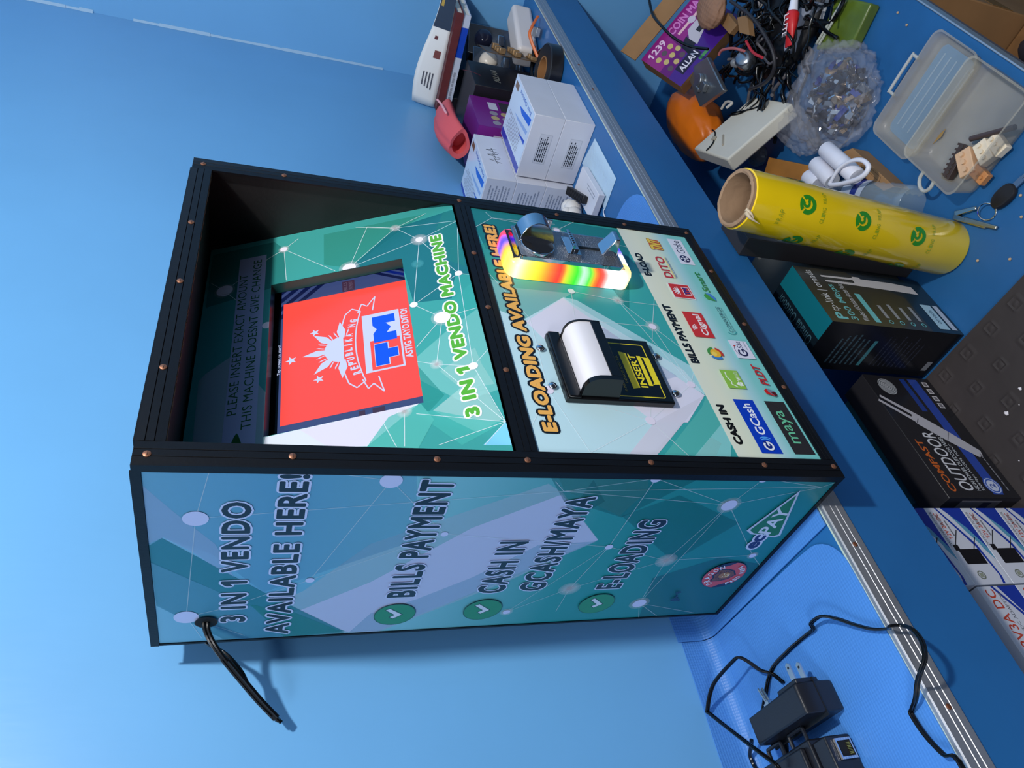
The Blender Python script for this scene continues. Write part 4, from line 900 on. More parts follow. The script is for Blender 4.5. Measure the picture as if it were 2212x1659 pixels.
P = Print(*face(0.995, 0.185, 1.125, 0.290, 0.0003, 'f')); purple_art(P, 0.13, 0.16, rn); P.build('front_print', b)
P = Print(*face(0.995, 0.185, 1.125, 0.290, 0.0003, 'l')); purple_art(P, 0.105, 0.16, rn); P.text('MULTI', (0.010, 0.012, 0.060, 0.024), ink((214, 206, 226)), bold=0.02); P.build('side_print', b)
t = thing('black_carton', 'black carton with faint lettering between purple carton and circuit board', 'box', (1.14, 0.15, 0.0003), SA)
b = MB().box((1.135, 0.165, 0.0003), (1.255, 0.290, 0.150)).build('carton', mat('black_carton', (26, 24, 30), 0.4), t, bevel=0.001)
P = Print(*face(1.135, 0.165, 1.255, 0.290, 0.0003, 'f')); P.text('ALLAN', (0.030, 0.088, 0.090, 0.102), ink((140, 140, 130)), bold=0.02); greek(P, 0.03, 0.03, 0.09, 0.05, 2, ink((70, 66, 80)), rn)
P.ring((0.02, 0.16), 0.040, 0.0413, ink((150, 40, 40)), -0.8, 0.2, 14); P.build('front_print', b)
P = Print(*face(1.135, 0.165, 1.255, 0.290, 0.0003, 'l')); P.text('ALLAN', (0.030, 0.088, 0.090, 0.102), ink((140, 140, 130)), bold=0.02); P.build('side_print', b)
STEEL = mat('worn_steel', (150, 156, 164), 0.25, 0.9, bump=0.1, scale=80)
def mech(name, label, x, y, z, rot, dome):
    t = thing(name, label, 'coin mechanism', (x, y, z), SA)
    M_ = TR(x, y, z) @ RZ(rot)
    MB().box((-0.032, 0.0, 0), (0.032, 0.050, 0.115), 0, M_).build('housing', mat('black_housing', (20, 20, 24), 0.4), t, bevel=0.003)
    MB().box((-0.036, -0.005, 0), (0.036, -0.0003, 0.125), 0, M_).build('face_plate', STEEL, t, bevel=0.002)
    m = MB(); m.lathe(M_ @ Vector((0.0, -0.005, 0.090)), M_.to_3x3() @ Vector((0, -1, 0)), [(0, 0.021), (0.012, 0.021), (0.020, 0.016), (0.024, 0.006), (0.0245, 0.0)], n=24, cap1=False)
    m.build('coin_cup', dome, t, smooth=60)
    m = MB(); m.box((-0.012, -0.018, 0.040), (0.014, -0.0055, 0.056), 0, M_); m.box((-0.016, -0.024, 0.010), (0.014, -0.0055, 0.020), 0, M_); m.build('return_lever', CHROME, t, bevel=0.002)
mech('coin_mechanism', 'steel coin mechanism with white dome leaning beside black carton', 1.305, 0.185, 0.0004, -0.62, mat('white_dome', (224, 216, 204), 0.3))
mech('coin_mechanism', 'grey coin mechanism with smoked dome nearest the corner of the walls', 1.398, 0.170, 0.0004, -0.75, mat('smoked_dome', (52, 54, 78), 0.1))
t = thing('circuit_board', 'green brown circuit board on edge in front of black carton', 'circuit board', (1.262, 0.135, 0.0004), SA)
M_ = TR(1.240, 0.128, 0.0004) @ RZ(0.24)
MB().box((-0.045, 0, 0), (0.045, 0.0016, 0.125), 0, M_).build('board', mat('circuit_resin', (96, 76, 56), 0.4, vary=0.2, vscale=60), t)
m = MB()
for i in range(12): m.box((-0.040 + (i % 4) * 0.022, -0.008 - (i % 3) * 0.002, 0.012 + (i // 4) * 0.036), (-0.028 + (i % 4) * 0.022, -0.0003, 0.026 + (i // 4) * 0.036), 0, M_)
m.build('components', mat('component_mix', (150, 120, 84), 0.4, 0.3, vary=0.5, vscale=40), t, bevel=0.0015)
t = thing('power_brick', 'white rounded power brick lying by the right wall beneath the coin mechanisms', 'power adapter', (1.33, 0.1, 0.0004), SA)
M_ = TR(1.318, 0.112, 0.0) @ RZ(-0.30)
MB().box((-0.074, -0.025, 0.0004), (0.074, 0.025, 0.048), 0, M_).build('brick_body', mat('white_plastic', (222, 216, 214), 0.3), t, bevel=0.009, seg=4)
MB().tube([M_ @ Vector(p) for p in [(0.074, 0, 0.02), (0.088, 0.004, 0.02), (0.095, 0.012, 0.03)]], 0.004).build('cable_stub', MATS['white_plastic'], t)
# tape roll
t = thing('tape_roll', 'black tape roll with brown core lying flat near the shelf edge', 'tape', (1.10, 0.098, 0.0004), SA)
m = MB(); cx_, cy_ = 1.108, 0.098
m.lathe((cx_, cy_, 0.0004), (0, 0, 1), [(0, 0.027), (0, 0.050), (0.002, 0.052), (0.026, 0.052), (0.028, 0.050), (0.028, 0.027), (0.0, 0.027)], n=48, cap0=False, cap1=False); m.build('tape', mat('black_tape', (28, 28, 32), 0.3), t)
MB().lathe((cx_, cy_, 0.0004), (0, 0, 1), [(0, 0.0235), (0, 0.0268), (0.0286, 0.0268), (0.0286, 0.0235), (0, 0.0235)], n=40, cap0=False, cap1=False).build('core', mat('card_core', (150, 102, 56), 0.7), t)
t = thing('charger_lead', 'dark folded lead with silver plug lying behind the tape roll', 'cable', (1.17, 0.10, 0.0004), SA)
MB().tube([(1.165, 0.150, 0.006), (1.185, 0.160, 0.012), (1.21, 0.150, 0.014), (1.225, 0.120, 0.010), (1.205, 0.092, 0.006), (1.18, 0.090, 0.005)], 0.0045).build('lead', CABLE, t)
MB().tube([(1.175, 0.165, 0.006), (1.200, 0.140, 0.018), (1.235, 0.100, 0.016)], 0.004).build('lead', CABLE, t)
m = MB(); M_ = TR(1.265, 0.080, 0.010) @ RZ(0.3); m.box((-0.014, -0.010, -0.004), (0.014, 0.010, 0.006), 0, M_); m.build('plug_head', STEEL, t, bevel=0.0015)
MB().tube([(1.205, 0.120, 0.004), (1.240, 0.085, 0.030), (1.255, 0.070, 0.028), (1.290, 0.055, 0.010)], 0.0035, flat=0.5).build('zip_strip', mat('orange_plastic', (214, 104, 40), 0.4), None, base=(1.27, 0.1, 0.0), rot=SA, tagv=('bright orange plastic strip arching over the dark lead', 'plastic strip'))
# books on top of the cartons
t = thing('book', 'maroon spined hardback lying on top of blue and white paperback', 'book', (1.33, 0.18, 0.171), SA)
def book(t, x0, y0, z0, x1, y1, z1, m_):
    MB().box((x0, y0, z0), (x1, y1, z0 + 0.002)).build('cover', m_, t); MB().box((x0, y0, z1 - 0.002), (x1, y1, z1)).build('cover', m_, t)
    MB().box((x0 - 0.0015, y0, z0), (x0 - 0.0001, y1, z1)).build('spine', m_, t)
    MB().box((x0 + 0.0001, y0 + 0.003, z0 + 0.0021), (x1 - 0.003, y1 - 0.003, z1 - 0.0021)).build('page_block', mat('book_pages', (226, 222, 208), 0.8), t)
book(t, 1.262, 0.075, 0.1765, 1.432, 0.296, 0.193, mat('maroon_cloth', (98, 42, 44), 0.5, vary=0.15, vscale=60))
t = thing('paperback', 'blue and white spined paperback beneath the maroon hardback', 'book', (1.35, 0.18, 0.160), SA)
book(t, 1.266, 0.078, 0.1600, 1.430, 0.294, 0.1762, mat('paperback_white', (196, 206, 226), 0.4))
P = Print((1.2644, 0.294, 0.1602), (0, -1, 0), (0, 0, 1)); P.rect(0.125, 0.0, 0.190, 0.0158, ink((26, 72, 190)))
greek(P, 0.02, 0.003, 0.115, 0.012, 1, GREYI, rn); P.build('spine_print', t.children[2])
# carton props under the books
MB().box((1.270, 0.262, 0.0004), (1.440, 0.300, 0.1597)).build('dark_carton', MATS['black_carton'], None, base=(1.355, 0.281, 0.0004), rot=SA, bevel=0.001, tagv=('plain dark carton standing against the wall under the books', 'box'))
# curled leaflet leaning on the books
m = MB(); n = 14
lf = []
for i in range(n + 1):
    v = i / n; y = 0.300 - 0.245 * v; x = 1.285 - 0.006 * math.sin(v * 3.1); b0 = 0.1936
    h = 0.050 + 0.010 * math.sin(v * 5)
    lf.append([Vector((x + 0.010 * (u - 0.2) ** 2 * (1 - v) + 0.012 * u, y, b0 + h * u * (1 - 0.25 * v))) for u in [k / 6 for k in range(7)]])
for i in range(n):
    for j in range(6): pass
m.loft(lf, close=False, cap0=False, cap1=False)
lo = m.build('leaflet', [mat('leaflet_paper', (226, 228, 226), 0.5)], None, base=(1.285, 0.18, 0.1936), rot=SA, smooth=80, tagv=('curled white leaflet with dark banner standing on the maroon book', 'leaflet'))
sol = lo.modifiers.new('thick', 'SOLIDIFY'); sol.thickness = 0.0006
BASE[lo.name] = (Vector((1.285, 0.18, 0.1936)), SA)
def lfp(u, v, h):
    i = max(0, min(n - 1e-6, v * n)); a = int(i); f = i - a; jj = max(0, min(6 - 1e-6, u * 6)); c = int(jj); g = jj - c
    p = lf[a][c].lerp(lf[a][c + 1], g).lerp(lf[a + 1][c].lerp(lf[a + 1][c + 1], g), f)
    return p + Vector((-0.0007 - h, 0, 0.0))
P = Print((0, 0, 0), (1, 0, 0), (0, 1, 0), fn=lfp)
def lrect(u0, v0, u1, v1, m_):
    for k in range(8): P.poly([(u0, v0 + (v1 - v0) * k / 8), (u1, v0 + (v1 - v0) * k / 8), (u1, v0 + (v1 - v0) * (k + 1) / 8), (u0, v0 + (v1 - v0) * (k + 1) / 8)], m_, 0)
    P.up()
lrect(0.02, 0.72, 0.98, 0.99, ink((44, 54, 72))); lrect(0.72, 0.90, 0.90, 0.97, ink((176, 146, 60)))
for k in range(4): lrect(0.30 + 0.12 * k, 0.16 + 0.01 * k, 0.35 + 0.12 * k, 0.32, ink((84, 84, 92)))
lrect(0.22, 0.46, 0.50, 0.53, ink((120, 66, 58))); lrect(0.55, 0.62, 0.70, 0.65, ink((96, 44, 44)))
P.build('leaflet_print', lo)
m = MB(); m.loft([[Vector((1.300 + 0.008 * math.sin(v * 4) + 0.006 * u, 0.18 - 0.13 * v, 0.1936 + 0.030 * u * (1 - 0.1 * v))) for u in [k / 5 for k in range(6)]] for v in [i / 10 for i in range(11)]], close=False, cap0=False, cap1=False)
l2 = m.build('leaflet', mat('cream_paper', (232, 230, 206), 0.5), None, base=(1.3, 0.115, 0.1936), rot=SA, smooth=80, tagv=('cream folded leaflet tucked behind the curled white one on the books', 'leaflet'))
s2 = l2.modifiers.new('thick', 'SOLIDIFY'); s2.thickness = 0.0008
# coral folded sleeve
t = thing('foam_sleeve', 'coral pink folded foam sleeve resting on the purple carton', 'sleeve', (1.05, 0.24, 0.1603), SA)
m = MB(); pr = []
for i in range(40):
    a = 2 * math.pi * i / 40; r_ = 1 + 0.12 * math.cos(2 * a)
    pr.append((0.034 * math.cos(a) * r_, 0.024 * math.sin(a) * (1 + 0.25 * math.cos(a))))
rings = []
for i in range(17):
    v = i / 16; sc = 0.86 + 0.16 * math.sin(v * 2.6); cxx = 0.995 + 0.185 * v; zz = 0.1605 + 0.0325 * sc + 0.004 * math.sin(v * 4)
    rings.append([Vector((cxx, 0.232 + 0.03 * v + y * sc, zz + z * sc * (1.0 - 0.10 * math.exp(-((y - 0.006) / 0.006) ** 2) * 4 * (z > 0) * 0.35))) for y, z in pr])
inner = [[Vector((cxx.x, 0, 0)) for cxx in r] for r in rings]
cen = Vector((0, 0, 0))
for p in rings[0]: cen += p
cen /= len(rings[0])
inn = [[p + (cen - p) * 0.30 + Vector((0.002 if k_ == 0 else 0.035, 0, 0)) for p in rings[0]] for k_ in range(2)]
m.loft([inn[1], inn[0]] + rings, cap0=True, cap1=True)
m.build('sleeve_body', mat('coral_foam', (226, 92, 96), 0.6, bump=0.15, scale=150), t, smooth=70)
rn = random.Random(1)
m = MB(); m.tube([(1.065, 0.2060, 0.2130), (1.095, 0.2080, 0.2160), (1.120, 0.2140, 0.2150), (1.150, 0.2190, 0.2190)], 0.0022, flat=0.5)
m.build('pale_mark', mat('pale_coral', (236, 170, 176), 0.6), t)

# ================================================================ shelf, left of the kiosk
t = thing('power_adapter', 'black plug in power adapter with metal prongs lying on the vinyl sheet', 'power adapter', (-0.152, 0.184, 0.0020), SA)
AD = mat('black_adapter_plastic', (24, 26, 34), 0.36, bump=0.05, scale=500)
m = MB(); z0 = 0.0022
top = [(-0.1665, 0.139), (-0.138, 0.139), (-0.138, 0.230), (-0.1655, 0.230)]
def ringz(z, g): return [Vector((-0.152 + (x + 0.152) * g, 0.184 + (y - 0.184) * g, z)) for x, y in top]
m.loft([ringz(z0, 0.96), ringz(z0 + 0.004, 1.0), ringz(0.0250, 1.02), ringz(0.0440, 0.985), ringz(0.0465, 0.94)])
ab = m.build('adapter_body', AD, t, bevel=0.0014)
MB().box((-0.1386, 0.139, 0.0180), (-0.1340, 0.172, 0.0440)).build('plug_pad', AD, t, bevel=0.0012)
MB().box((-0.1702, 0.1375, 0.0244), (-0.1345, 0.2325, 0.0256)).build('seam', mat('seam_black', (14, 15, 20), 0.5), t)
PRG = mat('prong_metal', (206, 202, 200), 0.2, 1.0)
for yy, zz in ((0.1465, 0.0390), (0.1465, 0.0265)):
    m = MB(); m.prism([(-0.1338, -0.0032), (-0.1185, -0.0032), (-0.1165, 0.0), (-0.1185, 0.0032), (-0.1338, 0.0032)], (0, yy, zz), (1, 0, 0), (0, 1, 0), -0.0008, 0.0008)
    m.lathe((-0.1215, yy, zz + 0.0008), (0, 0, 1), [(0, 0.0014), (0.0002, 0.0013)], 1, n=12); m.build('prong', [PRG, AD], t)
m = MB(); M_ = TR(-0.1375, 0.203, 0.0330) @ RZ(0.25)
m.box((0, -0.0040, -0.0007), (0.020, 0.0016, 0.0007), 0, M_); m.box((0, -0.0010, 0.0018), (0.0215, 0.0012, 0.0030), 0, M_); m.box((-0.004, -0.0050, -0.002), (0.005, 0.0040, 0.0042), 0, M_)
m.build('prong', PRG, t, bevel=0.0004)
MB().lathe((-0.1660, 0.224, 0.0200), (-1, 0.3, 0), [(0, 0.0050), (0.004, 0.0046), (0.010, 0.0034), (0.016, 0.0028)], n=16).build('strain_relief', AD, t)
t = thing('ethernet_injector', 'black network power injector with open metal jack at the bottom frame edge', 'power adapter', (-0.232, 0.20, 0.0020), SA)
m = MB(); m.box((-0.305, 0.170, z0), (-0.1795, 0.256, 0.034)); m.box((-0.305, 0.178, 0.034), (-0.184, 0.250, 0.040)); m.build('injector_body', AD, t, bevel=0.002)
m = MB()
for a, b_ in ((-0.2065, 0.158), (-0.2065, 0.196)):
    pass
jx0, jx1, jy = -0.2060, -0.1880, 0.1496
m = MB(); m.box((-0.300, jy + 0.0004, z0), (-0.1840, 0.1696, 0.0315)); m.build('port_block', AD, t, bevel=0.0018)
m = MB(); m.box((jx0, jy - 0.0024, 0.0060), (jx1, jy, 0.0075)); m.box((jx0, jy - 0.0024, 0.0222), (jx1, jy, 0.0237)); m.box((jx0, jy - 0.0024, 0.0075), (jx0 + 0.0022, jy, 0.0222)); m.box((jx1 - 0.0022, jy - 0.0024, 0.0075), (jx1, jy, 0.0222))
m.build('jack_shell', CHROME, t)
m = MB(); m.box((jx0 + 0.0022, jy - 0.0010, 0.0075), (jx1 - 0.0022, jy, 0.0222)); m.build('jack_opening', mat('jack_black', (5, 5, 6), 0.8), t)
m = MB()
for i in range(8): m.box((jx0 + 0.0040 + i * 0.0013, jy - 0.0018, 0.0082), (jx0 + 0.0046 + i * 0.0013, jy - 0.0011, 0.0125))
m.build('jack_contacts', mat('gold_contacts', (214, 176, 84), 0.25, 1.0), t)
for y_ in (0.186, 0.226):
    m = MB(); m.tube([(-0.1798, y_ - 0.011, 0.030), (-0.1690, y_ - 0.011, 0.030), (-0.1675, y_ - 0.008, 0.030), (-0.1675, y_ + 0.010, 0.030), (-0.1690, y_ + 0.013, 0.030), (-0.1798, y_ + 0.013, 0.030)], 0.0020, sub=2); m.build('mounting_loop', AD, t)
# adapter lead looping over the vinyl and the shelf edge
t = thing('adapter_lead', 'thin black lead looping over the vinyl sheet and across the metal edging', 'cable', (-0.10, 0.15, 0.0022), SA)
p1 = [(-0.1330, 0.2520, 0.012), (*(-0.0986, 0.2178), 0.0048)] + [(p[0], p[1], 0.0045) for p in [(-0.0926, 0.1787), (-0.0921, 0.1424)]] + [(*(-0.0931, 0.1266), 0.007), (*(-0.0899, 0.1199), 0.012), (*(-0.0925, 0.1000), 0.015), (*(-0.1027, 0.0844), 0.014), (*(-0.1150, 0.0720), 0.010), (*(-0.1267, 0.0575), 0.007), (*(-0.1343, 0.0407), 0.008)]
def wbp(p, y): return (p[0], y, p[1])
p2 = [(*(-0.1356, 0.0328), 0.012)]
arcpts = [((-0.1370, 0.0025), 0.03), ((-0.1473, 0.0071), 0.018), ((-0.1603, 0.0124), 0.012), ((-0.1724, 0.0186), 0.012), ((-0.1798, 0.0229), 0.018)]
p2 += [wbp(a, y) for a, y in arcpts] + [(*(-0.1838, 0.0315), 0.018), (*(-0.1917, 0.0479), 0.012), (*(-0.1954, 0.0629), 0.006), (*(-0.1981, 0.0671), 0.005), (*(-0.2160, 0.0627), 0.007), (*(-0.2338, 0.0536), 0.009), (*(-0.2488, 0.0430), 0.009), (-0.34, 0.062, 0.009)]
cord(t, p1 + p2, 0.0014, 0.0013, 'lead')
p3 = [(*(-0.1143, 0.2044), 0.0048), (*(-0.1003, 0.2152), 0.0050), (*(-0.0928, 0.2223), 0.012), (*(-0.0828, 0.2229), 0.022), (*(-0.0765, 0.2248), 0.030), (*(-0.0770, 0.2342), 0.034), (*(-0.0847, 0.2739), 0.040), (*(-0.1031, 0.2957), 0.044), (*(-0.1110, 0.2916), 0.045), (*(-0.1603, 0.2353), 0.052), (*(-0.1844, 0.2123), 0.050), (*(-0.1914, 0.2114), 0.046)]
cord(t, p3, 0.0014, 0.0013, 'lead')
MB().tube([(*(-0.1469, 0.2725), 0.020), (*(-0.1504, 0.2795), 0.018), (*(-0.1555, 0.2932), 0.014), (*(-0.1634, 0.2968), 0.012), (*(-0.1705, 0.2945), 0.012)], 0.0022).build('lead', CABLE, t)

# ================================================================ the workbench
def B3(x, y, h): return (x, y, TZ + h)
def card(name, label, x0, y0, x1, y1, h0, h1, m_, cat='box', group=None, part='carton', bevel=0.001):
    t = thing(name, label, cat, (x0, y0, TZ + h0), SA, group)
    return t, MB().box((x0, y0, TZ + h0), (x1, y1, TZ + h1)).build(part, m_, t, bevel=bevel)
# rubber mat
t = thing('rubber_mat', 'dark rubber mat with raised square studs on the workbench', 'mat', (0.0, -0.05, TZ), SA)
m = MB(); gx0, gx1, gy0, gy1, gs = -0.10, 0.2848, -0.258, 0.296, 0.0024
nx = int((gx1 - gx0) / gs); ny = int((gy1 - gy0) / gs)
def stud(x, y):
    i = round((0.262 - x) / 0.047); yo = -0.235 - (i % 2) * 0.0235; j = round((y - yo) / 0.047)
    dx = abs(x - (0.262 - i * 0.047)); dy = abs(y - (yo + j * 0.047)); d = max(dx, dy); r = math.hypot(dx, dy)
    return 0.0010 if 0.0062 < d < 0.0090 or r < 0.0036 else 0.0
for j in range(ny + 1):
    for i in range(nx + 1):
        x = gx0 + (gx1 - gx0) * i / nx; y = gy0 + (gy1 - gy0) * j / ny; e_ = i in (0, nx) or j in (0, ny)
        m.v.append((x, y, TZ + (0.0003 if e_ else 0.0040 + stud(x, y))))
for j in range(ny):
    for i in range(nx): a = j * (nx + 1) + i; m.f.append((a, a + 1, a + nx + 2, a + nx + 1)); m.m.append(0)
m.keep = True
m.build('mat_sheet', mat('black_rubber', (54, 48, 48), 0.7, bump=0.25, scale=60, vary=0.18, vscale=9), t)
for p, s_ in (((0.1576, 0.0596), 0.008), ((0.1702, 0.0243), 0.006), ((0.1553, 0.0397), 0.002), ((0.0997, 0.0886), 0.0025)):
    m = MB(); m.lathe((p[0], p[1], TZ + 0.0048), (0, 0, 1), [(0, s_ * 0.4), (s_ * 0.2, s_ * 0.5), (s_ * 0.4, s_ * 0.3), (s_ * 0.45, 0.0)], n=9, cap1=False)
    for i, v in enumerate(m.v): m.v[i] = (p[0] + (v[0] - p[0]) * (1.0 if i % 2 else 0.7), p[1] + (v[1] - p[1]) * (0.6 if i % 3 else 0.9), v[2])
    m.build('foam_crumb', mat('foam_white', (232, 226, 230), 0.6), None, base=(p[0], p[1], TZ + 0.0048), rot=SA, tagv=('white foam crumb on the dark rubber mat', 'crumb', 'foam crumbs on the rubber mat'))

# access point cartons
RM = 0.0050
t, b = card('access_point_carton', 'tall black and teal wireless equipment carton standing near the yellow roll', 0.288, 0.0355, 0.4095, 0.122, 0.0004, 0.2385, mat('slate_carton', (36, 42, 50), 0.42))
P = Print(*face(0.288, 0.0355, 0.4095, 0.122, TZ + 0.0004, 'f')); w_, h_ = 0.1215, 0.238
P.rect(0.0, 0.0, w_, h_, ink((44, 52, 60))); P.poly([(0, h_ * .25), (w_ * .62, h_ * .25), (w_ * .80, h_ * .45), (w_, h_ * .6), (w_, h_), (0, h_)], ink((62, 60, 52))); P.rect(0.0, 0.0, w_, h_ * 0.24, ink((34, 50, 62)))
TEALI = ink((112, 196, 200)); WI = ink((214, 216, 220))
P.text('P', (0.008, 0.205, 0.022, 0.224), TEALI, bold=0.03); P.text('tp-link | omada', (0.024, 0.206, 0.116, 0.224), WI, bold=0.0)
P.text('300 Mbps', (0.008, 0.184, 0.086, 0.199), TEALI, bold=0.01); P.text('Wireless N Outdoor Access Point', (0.008, 0.168, 0.090, 0.178), WI); P.rect(0.008, 0.148, 0.070, 0.158, TEALI)
for i in range(4):
    P.ring((0.012, 0.128 - i * 0.020), 0.0028, 0.0040, TEALI); P.rect(0.020, 0.125 - i * 0.020, 0.048 + 0.004 * (i % 2), 0.131 - i * 0.020, ink((150, 154, 160)))
P.rect(0.008, 0.020, 0.062, 0.040, ink((176, 210, 226))); P.rect(0.008, 0.006, 0.062, 0.016, ink((190, 200, 214))); P.text('omada', (0.020, 0.026, 0.050, 0.035), ink((60, 90, 110)))
P.poly([(0.086, 0.024), (0.104, 0.026), (0.108, 0.064), (0.108, 0.122), (0.112, 0.124), (0.112, 0.136), (0.108, 0.138), (0.106, 0.198), (0.102, 0.198), (0.103, 0.140), (0.096, 0.140), (0.095, 0.196), (0.091, 0.196), (0.090, 0.138), (0.088, 0.064)], ink((212, 208, 210)))
P.build('front_print', b)
P = Print(*face(0.288, 0.0355, 0.4095, 0.122, TZ + 0.0004, 'l')); rn = random.Random(6)
P.rect(0, 0, 0.0865, h_, ink((20, 22, 28))); greek(P, 0.012, 0.150, 0.070, 0.205, 6, ink((60, 84, 96)), rn, 0.35); P.rect(0.012, 0.138, 0.060, 0.144, ink((66, 130, 140))); greek(P, 0.014, 0.050, 0.074, 0.125, 9, ink((44, 48, 60)), rn, 0.3); P.rect(0.012, 0.010, 0.030, 0.020, ink((130, 132, 138)))
P.build('side_print', b)
P = Print((0.288, 0.0355, TZ + 0.2385), (1, 0, 0), (0, 1, 0)); P.rect(0, 0, w_, 0.0345, ink((16, 104, 118))); P.rect(0, 0.0345, w_, 0.0865, ink((16, 28, 36))); P.text('Omada Outdoor', (0.010, 0.040, 0.110, 0.056), ink((60, 96, 110))); P.build('lid_print', b)

t, b = card('access_point_carton', 'long black carton with white antenna picture and blue band on the rubber mat', 0.0605, 0.1190, 0.2790, 0.1640, RM, 0.1310, mat('charcoal_carton', (34, 33, 37), 0.42))
P = Print(*face(0.0605, 0.1190, 0.279, 0.164, TZ + RM, 'f')); w_, h_ = 0.2185, 0.126
P.rect(0, 0, w_, h_, ink((35, 34, 38))); P.rect(0.006, 0.026, w_ - 0.004, 0.044, ink((44, 72, 160))); P.rect(0.150, 0.050, 0.214, 0.060, ink((34, 62, 140)))
P.text('COMFAST', (0.010, 0.104, 0.096, 0.115), ink((206, 100, 40)), bold=0.02); P.text('OUTDOOR', (0.012, 0.072, 0.110, 0.094), ink((214, 212, 216)), bold=0.01, shear=0.15)
P.text('HIGH POWER OUTDOOR WIRELESS', (0.012, 0.062, 0.112, 0.069), WI); P.text('300Mbps ACCESS POINT', (0.012, 0.053, 0.090, 0.059), WI)
P.ring((0.020, 0.035), 0.0, 0.0140, ink((56, 88, 172))); P.ring((0.020, 0.035), 0.0108, 0.0122, ink((190, 200, 230))); P.disc((0.020, 0.035), 0.0088, ink((200, 206, 226))); P.text('2', (0.0165, 0.0300, 0.0235, 0.0400), ink((60, 80, 150)), bold=0.03)
P.disc((0.196, 0.094), 0.0160, ink((176, 178, 182)), ry=0.0150); 
for i in range(5): P.ring((0.196, 0.094), 0.002 + 0.0028 * i, 0.003 + 0.0028 * i, ink((96, 98, 104)))
a_ = Vector((0.071, 0.010)); b_ = Vector((0.172, 0.1255)); d_ = (b_ - a_).normalized(); n2 = Vector((-d_.y, d_.x))
def along(s_, o): return tuple(a_ + d_ * s_ + n2 * o)
LL = (b_ - a_).length
P.poly([along(0, 0), along(0.004, 0.008), along(0.05, 0.0115), along(LL * .62, 0.0115), along(LL * .64, 0.009), along(LL, 0.0085), along(LL, 0.0035), along(LL * .68, 0.0028), along(LL * .68, -0.0028), along(LL, -0.0030), along(LL, -0.0080), along(LL * .62, -0.0105), along(0.05, -0.0105), along(0.004, -0.008)], ink((188, 184, 190)))
P.line(along(0.050, -0.0105), along(0.050, 0.0115), 0.0012, ink((120, 118, 126))); P.line(along(0.095, -0.002), along(0.095, 0.010), 0.0014, ink((90, 88, 96)))
for i in range(4): P.rect(0.158 + i * 0.014, 0.010, 0.168 + i * 0.014, 0.020, ink((206, 202, 206))); P.rect(0.160 + i * 0.014, 0.012, 0.166 + i * 0.014, 0.018, ink((120, 116, 122)))
greek(P, 0.012, 0.008, 0.080, 0.018, 1, ink((130, 128, 134)), rn, 0.25)
P.build('front_print', b)
P = Print(*face(0.0605, 0.1190, 0.279, 0.164, TZ + RM, 'l')); P.rect(0, 0, 0.045, h_, ink((40, 40, 50))); P.rect(0.006, 0.03, 0.040, 0.10, ink((120, 116, 124))); P.rect(0.010, 0.045, 0.036, 0.06, ink((36, 40, 80))); P.build('side_print', b)
card('teal_carton', 'teal topped carton pushed back under the shelf behind the long black carton', 0.098, 0.172, 0.285, 0.258, RM, 0.1080, mat('teal_carton', (46, 120, 128), 0.45))

